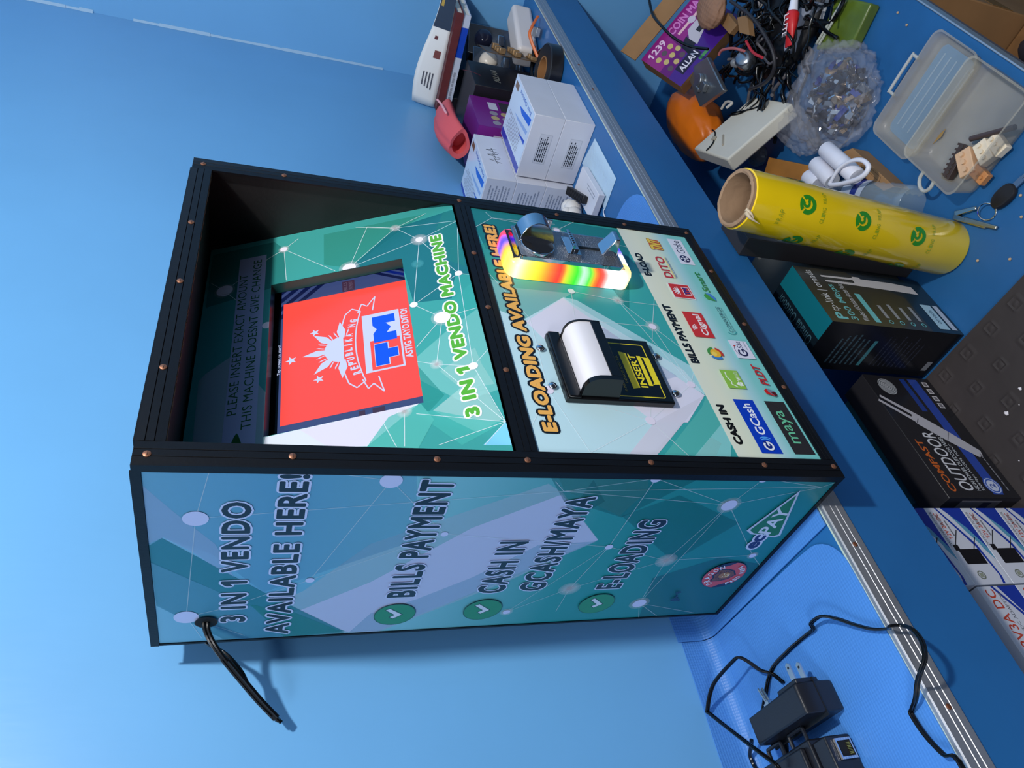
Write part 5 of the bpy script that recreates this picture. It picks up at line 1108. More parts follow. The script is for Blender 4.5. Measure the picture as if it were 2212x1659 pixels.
# stacked twelve volt adapter cartons
ACW = mat('adapter_carton_white', (206, 208, 216), 0.42)
def supply_carton(x0, y0, h0, label, text=False, sx=0.104):
    sy, sz = 0.075, 0.0595
    t = thing('supply_carton', label, 'box', (x0, y0, TZ + h0), SA, 'blue and white adapter cartons on the rubber mat')
    b = MB().box((x0, y0, TZ + h0), (x0 + sx, y0 + sy, TZ + h0 + sz)).build('carton', ACW, t, bevel=0.0006)
    P = Print(*face(x0, y0, x0 + sx, y0 + sy, TZ + h0, 'f'), step=0.00002); P.clip = (0.0004, 0.0004, sx - 0.0004, sz - 0.0004)
    P.rect(0, 0, sx, sz, ink((212, 212, 220)))
    BL = ink((26, 56, 158)); CY = ink((92, 156, 186))
    if not text:
        P.poly([(0, 0), (0.030, 0), (0.050, 0.010), (sx, 0.030), (sx, 0), ], CY); P.poly([(0.045, 0), (sx, 0), (sx, 0.034), (0.075, 0.012)], BL)
        P.poly([(0.000, 0.016), (0.012, 0.013), (0.050, 0.019), (sx, 0.044), (sx, 0.041), (0.052, 0.015), (0.010, 0.010), (0, 0.012)], BL)
        P.poly([(0.000, 0.010), (0.012, 0.007), (0.050, 0.013), (sx, 0.037), (sx, 0.034), (0.052, 0.009), (0.010, 0.004), (0, 0.006)], ink((214, 218, 228)))
        P.rect(0.026, 0.018, 0.046, 0.050, ink((18, 18, 24))); P.rect(0.044, 0.046, 0.052, 0.054, ink((18, 18, 24)))
        P.line((0.048, 0.052), (0.072, 0.032), 0.0012, ink((30, 30, 34))); P.line((0.046, 0.024), (0.062, 0.010), 0.0012, ink((30, 30, 34)))
        P.ring((0.012, 0.040), 0.0040, 0.0056, ink((120, 124, 110))); P.rect(0.0095, 0.037, 0.0145, 0.043, ink((150, 154, 136)))
        P.text('SWITCHING POWER', (0.050, 0.0535, 0.098, 0.0575), ink((110, 112, 118))); P.text('12V 2A DC', (0.060, 0.045, 0.096, 0.0515), ink((196, 92, 76)), bold=0.02); P.rect(0.078, 0.046, 0.094, 0.0505, veil((120, 120, 126), 0.4)); greek(P, 0.064, 0.038, 0.092, 0.044, 1, ink((120, 120, 126)), random.Random(2), 0.4)
    else:
        P.poly([(0.040, 0), (sx, 0.030), (sx, 0.0)], BL); P.poly([(0.060, 0.014), (sx, 0.040), (sx, 0.036), (0.060, 0.009)], BL)
        P.text('12V3A DC', (0.024, 0.039, 0.100, 0.052), ink((196, 70, 50)), bold=0.01); P.text('AC/DC ADAPTOR', (0.040, 0.031, 0.096, 0.0355), ink((90, 92, 100)))
    P.build('front_print', b)
    if text:
        P = Print((x0, y0, TZ + h0 + sz), (1, 0, 0), (0, 1, 0)); P.text('Li-on Battery', (0.010, 0.024, 0.045, 0.031), ink((40, 44, 54)), bold=0.02); P.build('lid_print', b)
for i, lb in enumerate(('blue and white adapter carton at the bottom of the right hand stack of four', 'blue and white adapter carton second from bottom in the stack of four', 'blue and white adapter carton third from bottom in the stack of four', 'blue and white adapter carton topmost in the stack of four under the shelf')):
    supply_carton(-0.0580, 0.1195, RM + 0.0005 + i * 0.0600, lb)
for i, lb in enumerate(('adapter carton at the bottom of the left hand stack of three', 'adapter carton in the middle of the left hand stack of three', 'white 12V3A adapter carton topmost of the left hand stack')):
    supply_carton(-0.1640, 0.1195, RM + 0.0005 + i * 0.0600, lb, text=True)
MB().box(B3(-0.112, 0.100, RM + 0.066), B3(-0.064, 0.1180, RM + 0.0675)).build('paper_slip', mat('paper_white', (232, 234, 240), 0.6), None, base=B3(-0.09, 0.11, RM + 0.066), rot=SA, tagv=('white paper slip sticking out between the left adapter cartons', 'paper'))

# yellow cling film roll
t = thing('cling_film_roll', 'tall yellow roll of printed cling film with open cardboard core, standing upright', 'roll', B3(0.41, -0.030, 0.0006), SA)
ra = Vector(B3(0.410, -0.030, 0.0006)); rb = Vector(B3(0.4245, -0.0465, 0.3760)); ax = (rb - ra).normalized(); RL = (rb - ra).length; RR = 0.0405
YEL = mat('yellow_film', (246, 208, 14), 0.18, coat=0.5, bump=0.05, scale=25, vary=0.06, vscale=12)
MB().lathe(ra, ax, [(0.004, 0.036), (0.0015, 0.0395), (0.0, RR - 0.001), (0.003, RR), (RL - 0.004, RR), (RL - 0.003, 0.0385)], n=64, cap0=False, cap1=False).build('film', YEL, t, smooth=60)
rn = random.Random(12); n = 64
tt_ = ax.orthogonal().normalized(); bb_ = ax.cross(tt_)
def ringpt(r_, h_, k): a = 2 * math.pi * k / n; return ra + ax * h_ + (tt_ * math.cos(a) + bb_ * math.sin(a)) * r_
jit = [0.0025 * rn.random() + (0.004 if k % 9 == 0 else 0) for k in range(n)]
m = MB().loft([[ringpt(0.0384, RL - 0.03, k) for k in range(n)], [ringpt(0.0386, RL + 0.001 + 0.2 * jit[k], k) for k in range(n)], [ringpt(0.0360, RL + 0.003, k) for k in range(n)], [ringpt(0.0330, RL + 0.001 + 0.3 * jit[k], k) for k in range(n)], [ringpt(0.0320, RL - 0.012, k) for k in range(n)], [ringpt(0.0318, 0.004, k) for k in range(n)]], cap0=False, cap1=True)
m.build('cardboard_core', mat('cardboard_core', (158, 128, 100), 0.85, bump=0.3, scale=90, vary=0.12, vscale=30), t, smooth=50)
phi0 = math.atan2(-0.44 + 0.04, -0.349 - 0.417)
e1 = (Vector((math.cos(phi0), math.sin(phi0), 0))); e1 = (e1 - ax * e1.dot(ax)).normalized(); e2 = ax.cross(e1)
def rollmap(u, v, h): a = u / RR; return ra + ax * v + (e1 * math.cos(a) + e2 * math.sin(a)) * (RR + 0.0002 + h)
P = Print((0, 0, 0), (1, 0, 0), (0, 1, 0), step=0.00003, fn=rollmap)
GN = ink((44, 140, 40), 0.2); GT = ink((150, 166, 30), 0.25)
def swirl(cu, cv, s_=0.0135):
    P.ring((cu, cv), s_ * 0.52, s_ * 0.98, GN, math.radians(150), math.radians(400), 26, 1.0); P.ring((cu + s_ * .08, cv + s_ * 0.18), s_ * 0.18, s_ * 0.44, GN, math.radians(60), math.radians(330), 20)
    P.poly([(cu + s_ * .1, cv), (cu + s_ * .95, cv), (cu + s_ * .9, cv - s_ * .35), (cu + s_ * .3, cv - s_ * .25)], GN); P.ring((cu, cv), s_ * 0.6, s_ * 1.0, GN, math.radians(55), math.radians(135), 10)
for cu, cv in ((0.012, 0.292), (0.008, 0.198), (0.005, 0.098), (-0.046, 0.282), (-0.050, 0.188), (-0.056, 0.090), (0.066, 0.292)):
    swirl(cu, cv)
    for i, ch in enumerate('CLING WRAP'):
        if ch != ' ': P.text(ch, (cu - 0.020 + i * 0.0043, cv - 0.030, cu - 0.0165 + i * 0.0043, cv - 0.024), GT, bold=0.01, up=0)
for i, ch in enumerate('WRAP'): P.text(ch, (-0.022 + i * 0.0055, 0.326, -0.018 + i * 0.0055, 0.333), GT, up=0)
P.build('film_print', t)
m = MB(); m.tube([ra + ax * (RL + 0.001) + e1 * 0.036 - e2 * 0.016, ra + ax * (RL - 0.001) + e1 * 0.043 - e2 * 0.021, ra + ax * (RL - 0.014) + e1 * 0.048 - e2 * 0.026], lambda u: 0.0038 * (1.05 - u), n=7)
m.tube([ra + ax * (RL + 0.002) + e1 * 0.034 - e2 * 0.012, ra + ax * (RL - 0.002) + e1 * 0.0415 - e2 * 0.016, ra + ax * (RL - 0.006) + e1 * 0.044 - e2 * 0.022], lambda u: 0.0030 * (1.05 - u), n=7)
m.build('twisted_film_end', mat('film_twist', (196, 178, 150), 0.4), t, smooth=60)

# open clear organiser case
CLR = mat('milky_plastic', (190, 182, 164), 0.34, alpha=0.34, bump=0.06, scale=60, vary=0.12, vscale=18, spec=0.6)
CLR2 = mat('milky_rim', (206, 206, 200), 0.3, alpha=0.72)
def tray(par, nm, x0, y0, x1, y1, h0, h1, r, tap, th_=0.0018):
    def rr(ins, rad): 
        return [Vector((x, y, 0)) for x, y in rrect(x0 + ins, y0 + ins, x1 - ins, y1 - ins, max(rad, 0.002), 6)]
    def lift(ring, z): return [Vector((p.x, p.y, TZ + z)) for p in ring]
    a = rrect(x0, y0, x1, y1, r, 6); 
    def shrink(ins): 
        fx = 1 - 2 * ins / (x1 - x0); fy = 1 - 2 * ins / (y1 - y0); cx, cy = (x0 + x1) / 2, (y0 + y1) / 2
        return [(cx + (x - cx) * fx, cy + (y - cy) * fy) for x, y in a]
    rings = [[Vector((x, y, TZ + z)) for x, y in shrink(ins)] for ins, z in ((tap + 0.004, h0), (tap, h0 + 0.004), (0.002, h1 - 0.003), (0.0, h1), (th_ + 0.001, h1), (tap + th_, h0 + 0.005), (tap + 0.006, h0 + th_))]
    return MB().loft(rings).build(nm, CLR, par, smooth=50)
t = thing('organiser_case', 'open clear plastic organiser case with lid folded back on the bench edge', 'case', B3(0.548, -0.178, 0.0004), SA)
bs_ = tray(t, 'case_base', 0.424, -0.2560, 0.5530, -0.1000, 0.0006, 0.0440, 0.014, 0.006)
ld_ = tray(t, 'case_lid', 0.5560, -0.2540, 0.6650, -0.0840, 0.0006, 0.0190, 0.016, 0.004)
m = MB()
for i in range(5): m.box(B3(0.5760 + i * 0.0145, -0.228, 0.0022), B3(0.5785 + i * 0.0145, -0.112, 0.0030))
m.build('lid_ribs', CLR2, ld_, bevel=0.0003)
m = MB()
m.prism(rrect(0.5700, -0.240, 0.6480, -0.098, 0.012, 6), (0, 0, TZ), (1, 0, 0), (0, 1, 0), 0.0026, 0.0032); m.build('lid_panel', mat('lid_panel_blue', (150, 178, 200), 0.35, alpha=0.4), ld_)
m = MB().tube([B3(0.6640, -0.2050, 0.017), B3(0.6760, -0.2050, 0.017), B3(0.6785, -0.2020, 0.017), B3(0.6785, -0.1480, 0.017), B3(0.6760, -0.1450, 0.017), B3(0.6640, -0.1450, 0.017)], 0.0026, sub=2); m.build('carry_loop', CLR2, ld_)
m = MB(); m.tube([B3(0.5000, -0.0990, 0.036), B3(0.5000, -0.0880, 0.034), B3(0.4920, -0.0790, 0.032), B3(0.4800, -0.0790, 0.032), B3(0.4730, -0.0880, 0.034), B3(0.4730, -0.0990, 0.036)], 0.0028, sub=4); m.build('hang_loop', CLR2, bs_)
m = MB(); m.box(B3(0.5531, -0.236, 0.0170), B3(0.5559, -0.104, 0.0190)); m.build('hinge', CLR2, t)
STAIN = mat('brown_stain', (150, 120, 70), 0.6)
m = MB(); m.prism([(0.5450, -0.1250), (0.5400, -0.1400), (0.5420, -0.1530), (0.5460, -0.1410)], (0, 0, TZ), (1, 0, 0), (0, 1, 0), 0.0064, 0.0067); m.build('dried_glue', STAIN, bs_)
def Tb(p, h): return (p[0], p[1], TZ + h)
t = thing('terminal_comb', 'dark brown comb of screw terminals lying in the clear case', 'terminal strip', Tb((0.4841, -0.1299), 0.0066), SA)
pa = Vector(Tb((0.4877, -0.1548), 0.0068)); pb = Vector(Tb((0.4773, -0.1028), 0.0068)); dd = (pb - pa).normalized(); nn = Vector((-dd.y, dd.x, 0)); LN_ = (pb - pa).length
BRN = mat('brown_terminal', (62, 48, 44), 0.5, vary=0.3, vscale=60)
M_ = Matrix(((dd.x, nn.x, 0, pa.x), (dd.y, nn.y, 0, pa.y), (0, 0, 1, pa.z), (0, 0, 0, 1)))
MB().box((0, -0.007, 0), (LN_, 0.007, 0.010), 0, M_).build('comb_back', BRN, t, bevel=0.001)
m = MB()
sg = 1 if (M_.to_3x3() @ Vector((0, 1, 0))).x > 0 else -1
for i in range(7): m.box((LN_ * i / 7 + 0.001, sg * 0.0072 if sg > 0 else -0.013, 0.001), (LN_ * i / 7 + 0.004, 0.013 if sg > 0 else -0.0072, 0.007), 0, M_)
m.build('teeth', BRN, t)
m = MB()
for i in range(7): m.lathe(M_ @ Vector((LN_ * (i + .5) / 7, 0, 0.010)), (0, 0, 1), [(0, 0.0032), (0.0012, 0.0028)], n=10)
m.build('terminal_screws', mat('dark_screws', (92, 78, 70), 0.4, 0.6), t)
PK = mat('peach_resin', (232, 190, 150), 0.3, alpha=0.85)
for i, (p, s_, lb) in enumerate((((0.4628, -0.1395), 0.015, 'peach translucent plastic block beside the dark comb in the case'), ((0.4509, -0.1633), 0.013, 'cream plastic connector in the middle of the clear case'), ((0.4415, -0.1805), 0.012, 'cream plastic connector nearest the right rim of the clear case'), ((0.4340, -0.1379), 0.011, 'amber plastic block nearest the front rim of the clear case'))):
    t = thing('connector_block', lb, 'connector', Tb(p, 0.0066), SA, 'connector blocks in the clear case')
    M_ = TR(p[0], p[1], TZ + 0.0066) @ RZ(-0.5 + 0.15 * i)
    col_ = (PK, mat('cream_resin', (236, 218, 190), 0.4), MATS['cream_resin'] if 'cream_resin' in MATS else PK, mat('amber_resin', (206, 140, 84), 0.3, alpha=0.9))[i]
    MB().box((-s_ * 1.3, -s_ * .8, 0), (s_ * 1.3, s_ * .8, s_), 0, M_).build('block', col_, t, bevel=0.0012)
    m = MB()
    for j in range(3): m.lathe(M_ @ Vector((-s_ * .8 + j * s_ * .8, 0, s_)), (0, 0, 1), [(0, s_ * .25), (s_ * .25, s_ * .22)], n=10)
    m.build('knobs', col_, t)
MB().tube([Tb((0.4856, -0.1652), 0.014), Tb((0.4322, -0.2103), 0.020)], 0.0040, n=12, sub=1).build('dark_rod', mat('dark_rod', (74, 62, 62), 0.4), None, base=Tb((0.4657, -0.1863), 0.010), rot=SA, tagv=('short dark grey rod lying across the clear case', 'rod'))

# car key with clips
t = thing('car_key', 'black headed car key on a ring with small metal clips at the bench corner', 'key', B3(0.385, -0.125, 0.0005), SA)
kp = (0.3863, -0.1353); M_ = TR(kp[0], kp[1], TZ + 0.0045) @ RZ(math.atan2(*(lambda a, b: (b[1] - a[1], b[0] - a[0]))((0.3882, -0.1228), (0.3819, -0.1649))))
pr = [(0.018 * math.cos(a) * (1.15 if math.cos(a) < 0 else 1), 0.0135 * math.sin(a) + 0.0006 * math.sin(3 * a)) for a in [2 * math.pi * i / 28 for i in range(28)]]
m = MB(); m.loft([[M_ @ Vector((x * s_, y * s_, z)) for x, y in pr] for s_, z in ((0.88, -0.004), (1, -0.002), (1, 0.002), (0.9, 0.0042))]); m.build('key_head', mat('key_black', (28, 26, 28), 0.5), t, smooth=50)
m = MB(); m.box((0.017, -0.0045, -0.0012), (0.030, 0.0045, 0.0012), 0, M_); m.box((0.030, -0.0036, -0.0011), (0.062, 0.0036, 0.0011), 0, M_); m.box((0.030, -0.0006, 0.0011), (0.060, 0.0006, 0.0016), 0, M_)
m.build('key_blade', STEEL, t)
rc_ = (0.3912, -0.1061); m = MB(); nR = 30
m.tube([(rc_[0] + 0.0115 * math.cos(2 * math.pi * i / nR), rc_[1] + 0.0115 * math.sin(2 * math.pi * i / nR), TZ + 0.005 + 0.004 * math.cos(2 * math.pi * i / nR)) for i in range(nR + 1)], 0.0011, sub=1); m.build('split_ring', CHROME, t)
for a, b_ in (((0.4305, -0.0756), (0.4100, -0.0998)), ((0.4286, -0.0719), (0.3766, -0.0902)), ((0.4103, -0.0789), (0.3624, -0.0989))):
    va = Vector(Tb(a, 0.0045)); vb = Vector(Tb(b_, 0.0045)); d_ = (vb - va).normalized(); n_v = Vector((-d_.y, d_.x, 0))
    m = MB(); m.loft([[va + n_v * 0.004 + Vector((0, 0, -.003)), va + n_v * 0.004 + Vector((0, 0, .004)), va - n_v * 0.004 + Vector((0, 0, .004)), va - n_v * 0.004 + Vector((0, 0, -.003))], [vb + n_v * 0.0025 + Vector((0, 0, -.003)), vb + n_v * 0.0025 + Vector((0, 0, .001)), vb - n_v * 0.0025 + Vector((0, 0, .001)), vb - n_v * 0.0025 + Vector((0, 0, -.003))]])
    m.build('metal_clip', mat('nickel_clip', (190, 184, 170), 0.2, 1.0), t, bevel=0.0008)
for p in ((0.3526, -0.0497), (0.3158, -0.0803), (0.3462, -0.1282), (0.3694, -0.1471), (0.7795, -0.2346), (0.7450, -0.2280)):
    m = MB(); m.lathe((p[0], p[1], TZ + 0.0003), (0, 0, 1), [(0, 0.0014), (0.0008, 0.0022), (0.0022, 0.0016), (0.0026, 0.0)], n=7, cap1=False); m.build('wood_crumb', mat('crumb_tan', (190, 160, 128), 0.8), None, base=(p[0], p[1], TZ + 0.0003), rot=SA, tagv=('tiny pale crumb on the blue bench top', 'crumb', 'crumbs on the bench top'))

# water bottle lying behind the roll
t = thing('water_bottle', 'clear plastic water bottle with blue label lying behind the yellow roll', 'bottle', B3(0.56, -0.01, 0.0006), SA)
ba = Vector(B3(0.4887, -0.0500, 0.0240)); bb = Vector(B3(0.6650, 0.0370, 0.0240)); bx = (bb - ba).normalized(); BLn = (bb - ba).length
PET = mat('clear_pet', (196, 214, 224), 0.08, alpha=0.32, spec=0.8)
MB().lathe(ba, bx, [(0, 0.010), (0.001, 0.026), (0.006, 0.0295)] + [(0.012 + i * 0.006, 0.0295 - 0.0014 * (i % 2)) for i in range(16)] + [(BLn - 0.055, 0.0295), (BLn - 0.034, 0.022), (BLn - 0.024, 0.0125), (BLn - 0.002, 0.0120)], n=28).build('bottle_body', PET, t, smooth=50)
MB().lathe(ba + bx * 0.082, bx, [(0, 0.0299), (0.046, 0.0299)], n=32, cap0=False, cap1=False).build('label', mat('bottle_label', (176, 188, 206), 0.3), t, smooth=60)
MB().lathe(ba + bx * 0.094, bx, [(0, 0.0301), (0.013, 0.0301)], n=32, cap0=False, cap1=False).build('label_band', mat('label_navy', (36, 52, 130), 0.3), t, smooth=60)
MB().lathe(bb - bx * 0.014, bx, [(0, 0.0142), (0.014, 0.0142)], n=24).build('cap', mat('blue_cap', (28, 76, 180), 0.4), t, smooth=60)

# kraft boxes and white tubes
KR = mat('kraft_board', (150, 112, 72), 0.75, vary=0.1, vscale=25); KR2 = mat('kraft_amber', (168, 110, 44), 0.6, vary=0.15, vscale=25)
t = thing('kraft_box', 'small kraft box with a drawn outline under the white tubes', 'box', B3(0.58, -0.05, 0.0005), SA)
c4 = [(0.6585, -0.0502), (0.5314, -0.0542), (0.5452, -0.0377), (0.6902, -0.0176)]
m = MB().prism([tuple(p) for p in c4], (0, 0, TZ), (1, 0, 0), (0, 1, 0), 0.0006, 0.0350); kb = m.build('box_body', KR, t, bevel=0.001)
P = Print((c4[0][0], c4[0][1], TZ + 0.0350), (c4[1][0] - c4[0][0], c4[1][1] - c4[0][1], 0), (c4[0][0] - c4[3][0], c4[0][1] - c4[3][1], 0)); P.path([(0.050, -0.016), (0.105, -0.014), (0.095, -0.005), (0.060, -0.006)], 0.0010, ink((96, 70, 44)), closed=True); P.build('lid_print', kb)
t = thing('kraft_box', 'amber taped kraft box behind the yellow roll', 'box', B3(0.75, 0.03, 0.0005), SA)
c4 = [(0.8248, 0.0654), (0.7026, 0.0134), (0.6896, 0.0495), (0.8079, 0.1061)]
MB().prism([tuple(p) for p in c4], (0, 0, TZ), (1, 0, 0), (0, 1, 0), 0.0006, 0.0500).build('box_body', KR2, t, bevel=0.001)
WT = mat('white_tube', (232, 232, 242), 0.4)
for a, b_, h_, lb in (((0.6922, -0.0263), (0.5903, -0.0321), 0.055, 'longest white plastic tube, lying on the kraft box with a ring'), ((0.6999, 0.0057), (0.6382, 0.0052), 0.050, 'middle white plastic tube beside the longest one'), ((0.6989, 0.0315), (0.6633, 0.0268), 0.050, 'shortest white plastic tube nearest the yellow roll')):
    t = thing('white_tube', lb, 'tube', (*a, TZ + h_ - 0.0145), SA, 'white tubes on the kraft box')
    va = Vector((*a, TZ + h_)); vb = Vector((*b_, TZ + h_)); LT = (vb - va).length
    MB().lathe(va, vb - va, [(0, 0.010), (0.0, 0.0130), (0.002, 0.0143), (LT - 0.002, 0.0143), (LT, 0.0130), (LT, 0.010)], n=28).build('tube_body', WT, t, smooth=40)
    MB().lathe(va + (vb - va).normalized() * LT * 0.55, vb - va, [(0, 0.0145), (0.002, 0.0148), (0.004, 0.0145)], n=28, cap0=False, cap1=False).build('collar', WT, t, smooth=40)
rp = [(0.6167, -0.0047), (0.6170, -0.0298), (0.6032, -0.0511), (0.5837, -0.0638), (0.5641, -0.0644), (0.5608, -0.0521), (0.5710, -0.0356), (0.5937, -0.0139), (0.6139, 0.0002), (0.6167, -0.0047)]
MB().tube([(p[0], p[1], TZ + 0.073) for p in rp], 0.0032, sub=5, flat=1.3).build('plastic_ring', WT, None, base=(*rp[4], TZ + 0.07), rot=SA, smooth=60, tagv=('looped white plastic band lying over the white tubes', 'ring'))

# crumpled clear bag with metal parts inside
BAG = mat('clear_bag_film', (190, 190, 198), 0.08, alpha=0.15, spec=1.0, bump=1.0, scale=38)
def blob(c, r, seed, amp, name, m_, par=None, sub=4, freq=14, floor=None, **k):
    bm = bmesh.new(); bmesh.ops.create_icosphere(bm, subdivisions=sub, radius=1.0); o = Vector((seed * 7.3, seed * 3.1, seed))
    vs = []; 
    for v in bm.verts:
        d = v.co.normalized(); nz = noise.ridged_multi_fractal(d * 1.6 + o, 0.9, 2.1, 4, 1.0, 2.0) - 1.0
        s_ = 1 + amp * nz; p = Vector((d.x * r[0] * s_, d.y * r[1] * s_, d.z * r[2] * s_)) + Vector(c)
        if floor is not None and p.z < floor: p.z = floor
        vs.append(p)
    fs = [tuple(v.index for v in f.verts) for f in bm.faces]; bm.free()
    m = MB(); m.add(vs, fs)
    if par is not None: return m.build(name, m_, par, smooth=k.pop('smooth', 25))
    return m.build(name, m_, None, rot=SA, **k)
bc = (0.7825, -0.0847)
t = thing('plastic_bag', 'crumpled clear plastic bag of shiny metal parts on the blue bench', 'bag', (*bc, TZ), SA)
blob((bc[0], bc[1], TZ + 0.030), (0.098, 0.082, 0.044), 3, 0.24, 'bag_film', BAG, t, sub=6, smooth=180, floor=TZ + 0.0006)
b2 = (0.8201, 0.0005)
blob((b2[0], b2[1], TZ + 0.028), (0.070, 0.032, 0.026), 5, 0.25, 'bag_neck', BAG, t, sub=4, floor=TZ + 0.0006)
rn = random.Random(21)
BITS = [mat('bright_bits', (196, 198, 204), 0.18, 1.0), mat('dark_bits', (70, 68, 74), 0.3, 0.8), mat('blue_bits', (40, 56, 130), 0.3), mat('warm_bits', (150, 128, 104), 0.35, 0.6)]
m = MB()
for i in range(150):
    a = rn.random() * 6.28; rr = math.sqrt(rn.random()); px = bc[0] + 0.074 * rr * math.cos(a); py = bc[1] + 0.060 * rr * math.sin(a); pz = TZ + 0.0145 + rn.random() * 0.022 * (1.1 - rr)
    M_ = TR(px, py, pz) @ Matrix.Rotation(rn.random() * 6, 4, Vector((rn.random() - .5, rn.random() - .5, rn.random() - .5)).normalized()); s_ = 0.005 + rn.random() * 0.008; mi = (0, 0, 1, 3, 0, 1, 0, 2)[i % 8]
    if i % 3 == 0: m.lathe(M_ @ Vector((0, 0, -s_)), M_.to_3x3() @ Vector((0, 0, 1)), [(0, s_ * .5), (s_ * 2, s_ * .5)], mi, n=10)
    else: m.box((-s_, -s_ * .5, -s_ * .35), (s_, s_ * .5, s_ * .35), mi, M_)
pt = m.build('bag_contents', BITS, t); pt['kind'] = 'stuff'

# white brick supply
t = thing('power_brick', 'large cream white power brick lying across the cable tangle', 'power adapter', B3(0.86, 0.03, 0.03), SA)
a_ = Vector(Tb((0.8175, 0.0818), 0.14)); b_ = Vector(Tb((0.9477, 0.1367), 0.14)); c_ = Vector(Tb((0.8568, -0.0321), 0.04))
eu = (c_ - a_).normalized(); ev = b_ - a_; ev = (ev - eu * ev.dot(eu)).normalized(); wu = (c_ - a_).length; wv = (b_ - a_).length; nv = eu.cross(ev)
sg = 1 if nv.z > 0 else -1
pbk = MB().prism([(0, 0), (wu, 0), (wu, wv), (0, wv)], a_, eu, ev, -0.030 * sg, 0).build('brick_body', mat('cream_plastic', (222, 218, 204), 0.38, vary=0.05), t, bevel=0.004, seg=3)
m = MB(); m.prism([(wu * .16, wv * .42), (wu * .30, wv * .66), (wu * .32, wv * .64), (wu * .18, wv * .40)], a_, eu, ev, 0, 0.003 * sg); m.prism([(wu * .20, wv * .70), (wu * .26, wv * .74), (wu * .25, wv * .82), (wu * .19, wv * .78)], a_, eu, ev, 0, 0.004 * sg); m.build('moulded_marks', mat('cream_dark', (178, 168, 150), 0.5), t, bevel=0.001)
def bp3(u, v, h=0.002): return a_ + eu * wu * u + ev * wv * v + nv * sg * h
for pts in ([(0.02, .62), (0.15, .66), (.30, .86), (.34, 1.02)], [(.62, 1.02), (.70, .80), (.90, .72), (1.01, .86)], [(.66, 1.01), (.82, .62), (1.0, .55)]):
    MB().tube([bp3(*p_) for p_ in pts], 0.0015).build('cord', CABLE, t)
# purple coin selector carton and orange bag at the back of the bench
t = thing('coin_selector_carton', 'large open kraft carton with purple coin printed face on the bench near the wall', 'box', B3(1.25, 0.02, 0.0005), SA)
a_ = Vector(Tb((1.2022, 0.0668), 0.20)); b_ = Vector(Tb((1.0959, 0.0676), 0.14)); c_ = Vector(Tb((1.2459, -0.0624), 0.12))
eu = (c_ - a_).normalized(); ev = (a_ - b_); ev = (ev - eu * ev.dot(eu)).normalized(); wu = (c_ - a_).length * 1.14; wv = (a_ - b_).length
cb_ = MB().prism([(0, 0), (wu, 0), (wu, wv), (0, wv)], b_, eu, ev, -0.036, 0).build('carton', KR, t, bevel=0.001)
P = Print(b_, eu, ev); wf = wu; wu = wu * 1.245; P.clip = (0, 0, wf, wv)
P.rect(0, 0, wu, wv, ink((150, 40, 132))); P.poly([(0, 0), (wu, 0), (wu, wv * .50), (wu * .4, wv * .38), (0, wv * .30)], ink((72, 34, 138))); P.poly([(0, wv * .30), (wu * .4, wv * .38), (wu, wv * .5), (wu, wv * .66), (0, wv * .52)], veil((100, 36, 140), 0.5))
for i in range(3):
    for j in range(3):
        P.disc((wu * (0.085 + 0.082 * i) + 0.006 * (j % 2), wv * (0.40 + 0.15 * j)), wv * 0.052, ink((204, 184, 120) if (i * 2 + j) % 4 else (96, 80, 90)))
P.text('1239', (wu * 0.05, wv * 0.80, wu * 0.26, wv * 0.93), ink((236, 206, 236)), bold=0.03); P.text('COIN MAX', (wu * 0.34, wv * 0.80, wu * 0.80, wv * 0.95), ink((216, 130, 206)), bold=0.03); P.rect(wu * .38, wv * .70, wu * .70, wv * .75, ink((236, 190, 200)))
P.rect(wu * 0.10, wv * 0.12, wu * 0.36, wv * 0.32, ink((40, 30, 60))); P.text('ALLAN', (wu * 0.12, wv * 0.16, wu * 0.34, wv * 0.28), ink((230, 226, 240)), bold=0.03); P.rect(wu * .30, wv * .04, wu * .42, wv * .10, ink((80, 150, 90)))
P.poly([(wu * .40, wv * .30), (wu * .62, wv * .44), (wu * .62, wv * .64), (wu * .46, wv * .64), (wu * .40, wv * .50)], ink((196, 192, 206))); P.rect(wu * .50, wv * .42, wu * .55, wv * .52, ink((40, 38, 46))); P.disc((wu * .56, wv * .72), wv * .07, ink((206, 196, 214))); P.disc((wu * .70, wv * .55), wv * .055, ink((150, 160, 196)))
P.poly([(wu * .28, wv * .30), (wu * .40, wv * .34), (wu * .40, wv * .58), (wu * .30, wv * .50)], ink((38, 32, 44)))
P.build('lid_print', cb_)
wu = wf
MB().prism([(0, wv + 0.0005), (wu, wv + 0.0005), (wu, wv + 0.042), (0.002, wv + 0.042)], b_, eu, (ev + Vector((0, 0, 0.25))).normalized(), -0.003, 0).build('open_flap', KR, t)
op = (1.2120, 0.1570)
blob((1.120, 0.150, TZ + 0.052), (0.120, 0.062, 0.050), 11, 0.10, 'orange_bag', mat('orange_bag', (226, 116, 22), 0.35, bump=0.3, scale=40, vary=0.1), None, sub=4, floor=TZ + 0.0006, smooth=60, tagv=('bright orange plastic bag squeezed between purple carton and shelf front', 'bag'))
t = thing('coin_mechanism', 'loose zinc coin mechanism plate lying on the black cables', 'coin mechanism', B3(0.98, 0.03, 0.08), SA)
c4 = [(1.0232, 0.0734), (0.9689, 0.0106), (1.0813, -0.0083), (1.1378, 0.0491)]
ZN = mat('zinc_cast', (160, 164, 168), 0.3, 0.85, bump=0.1, scale=60)
MB().prism([tuple(p) for p in c4], (0, 0, TZ), (1, 0, 0), (0, 1, 0), 0.108, 0.120).build('plate', ZN, t, bevel=0.002)
cm = Vector((sum(p[0] for p in c4) / 4, sum(p[1] for p in c4) / 4))
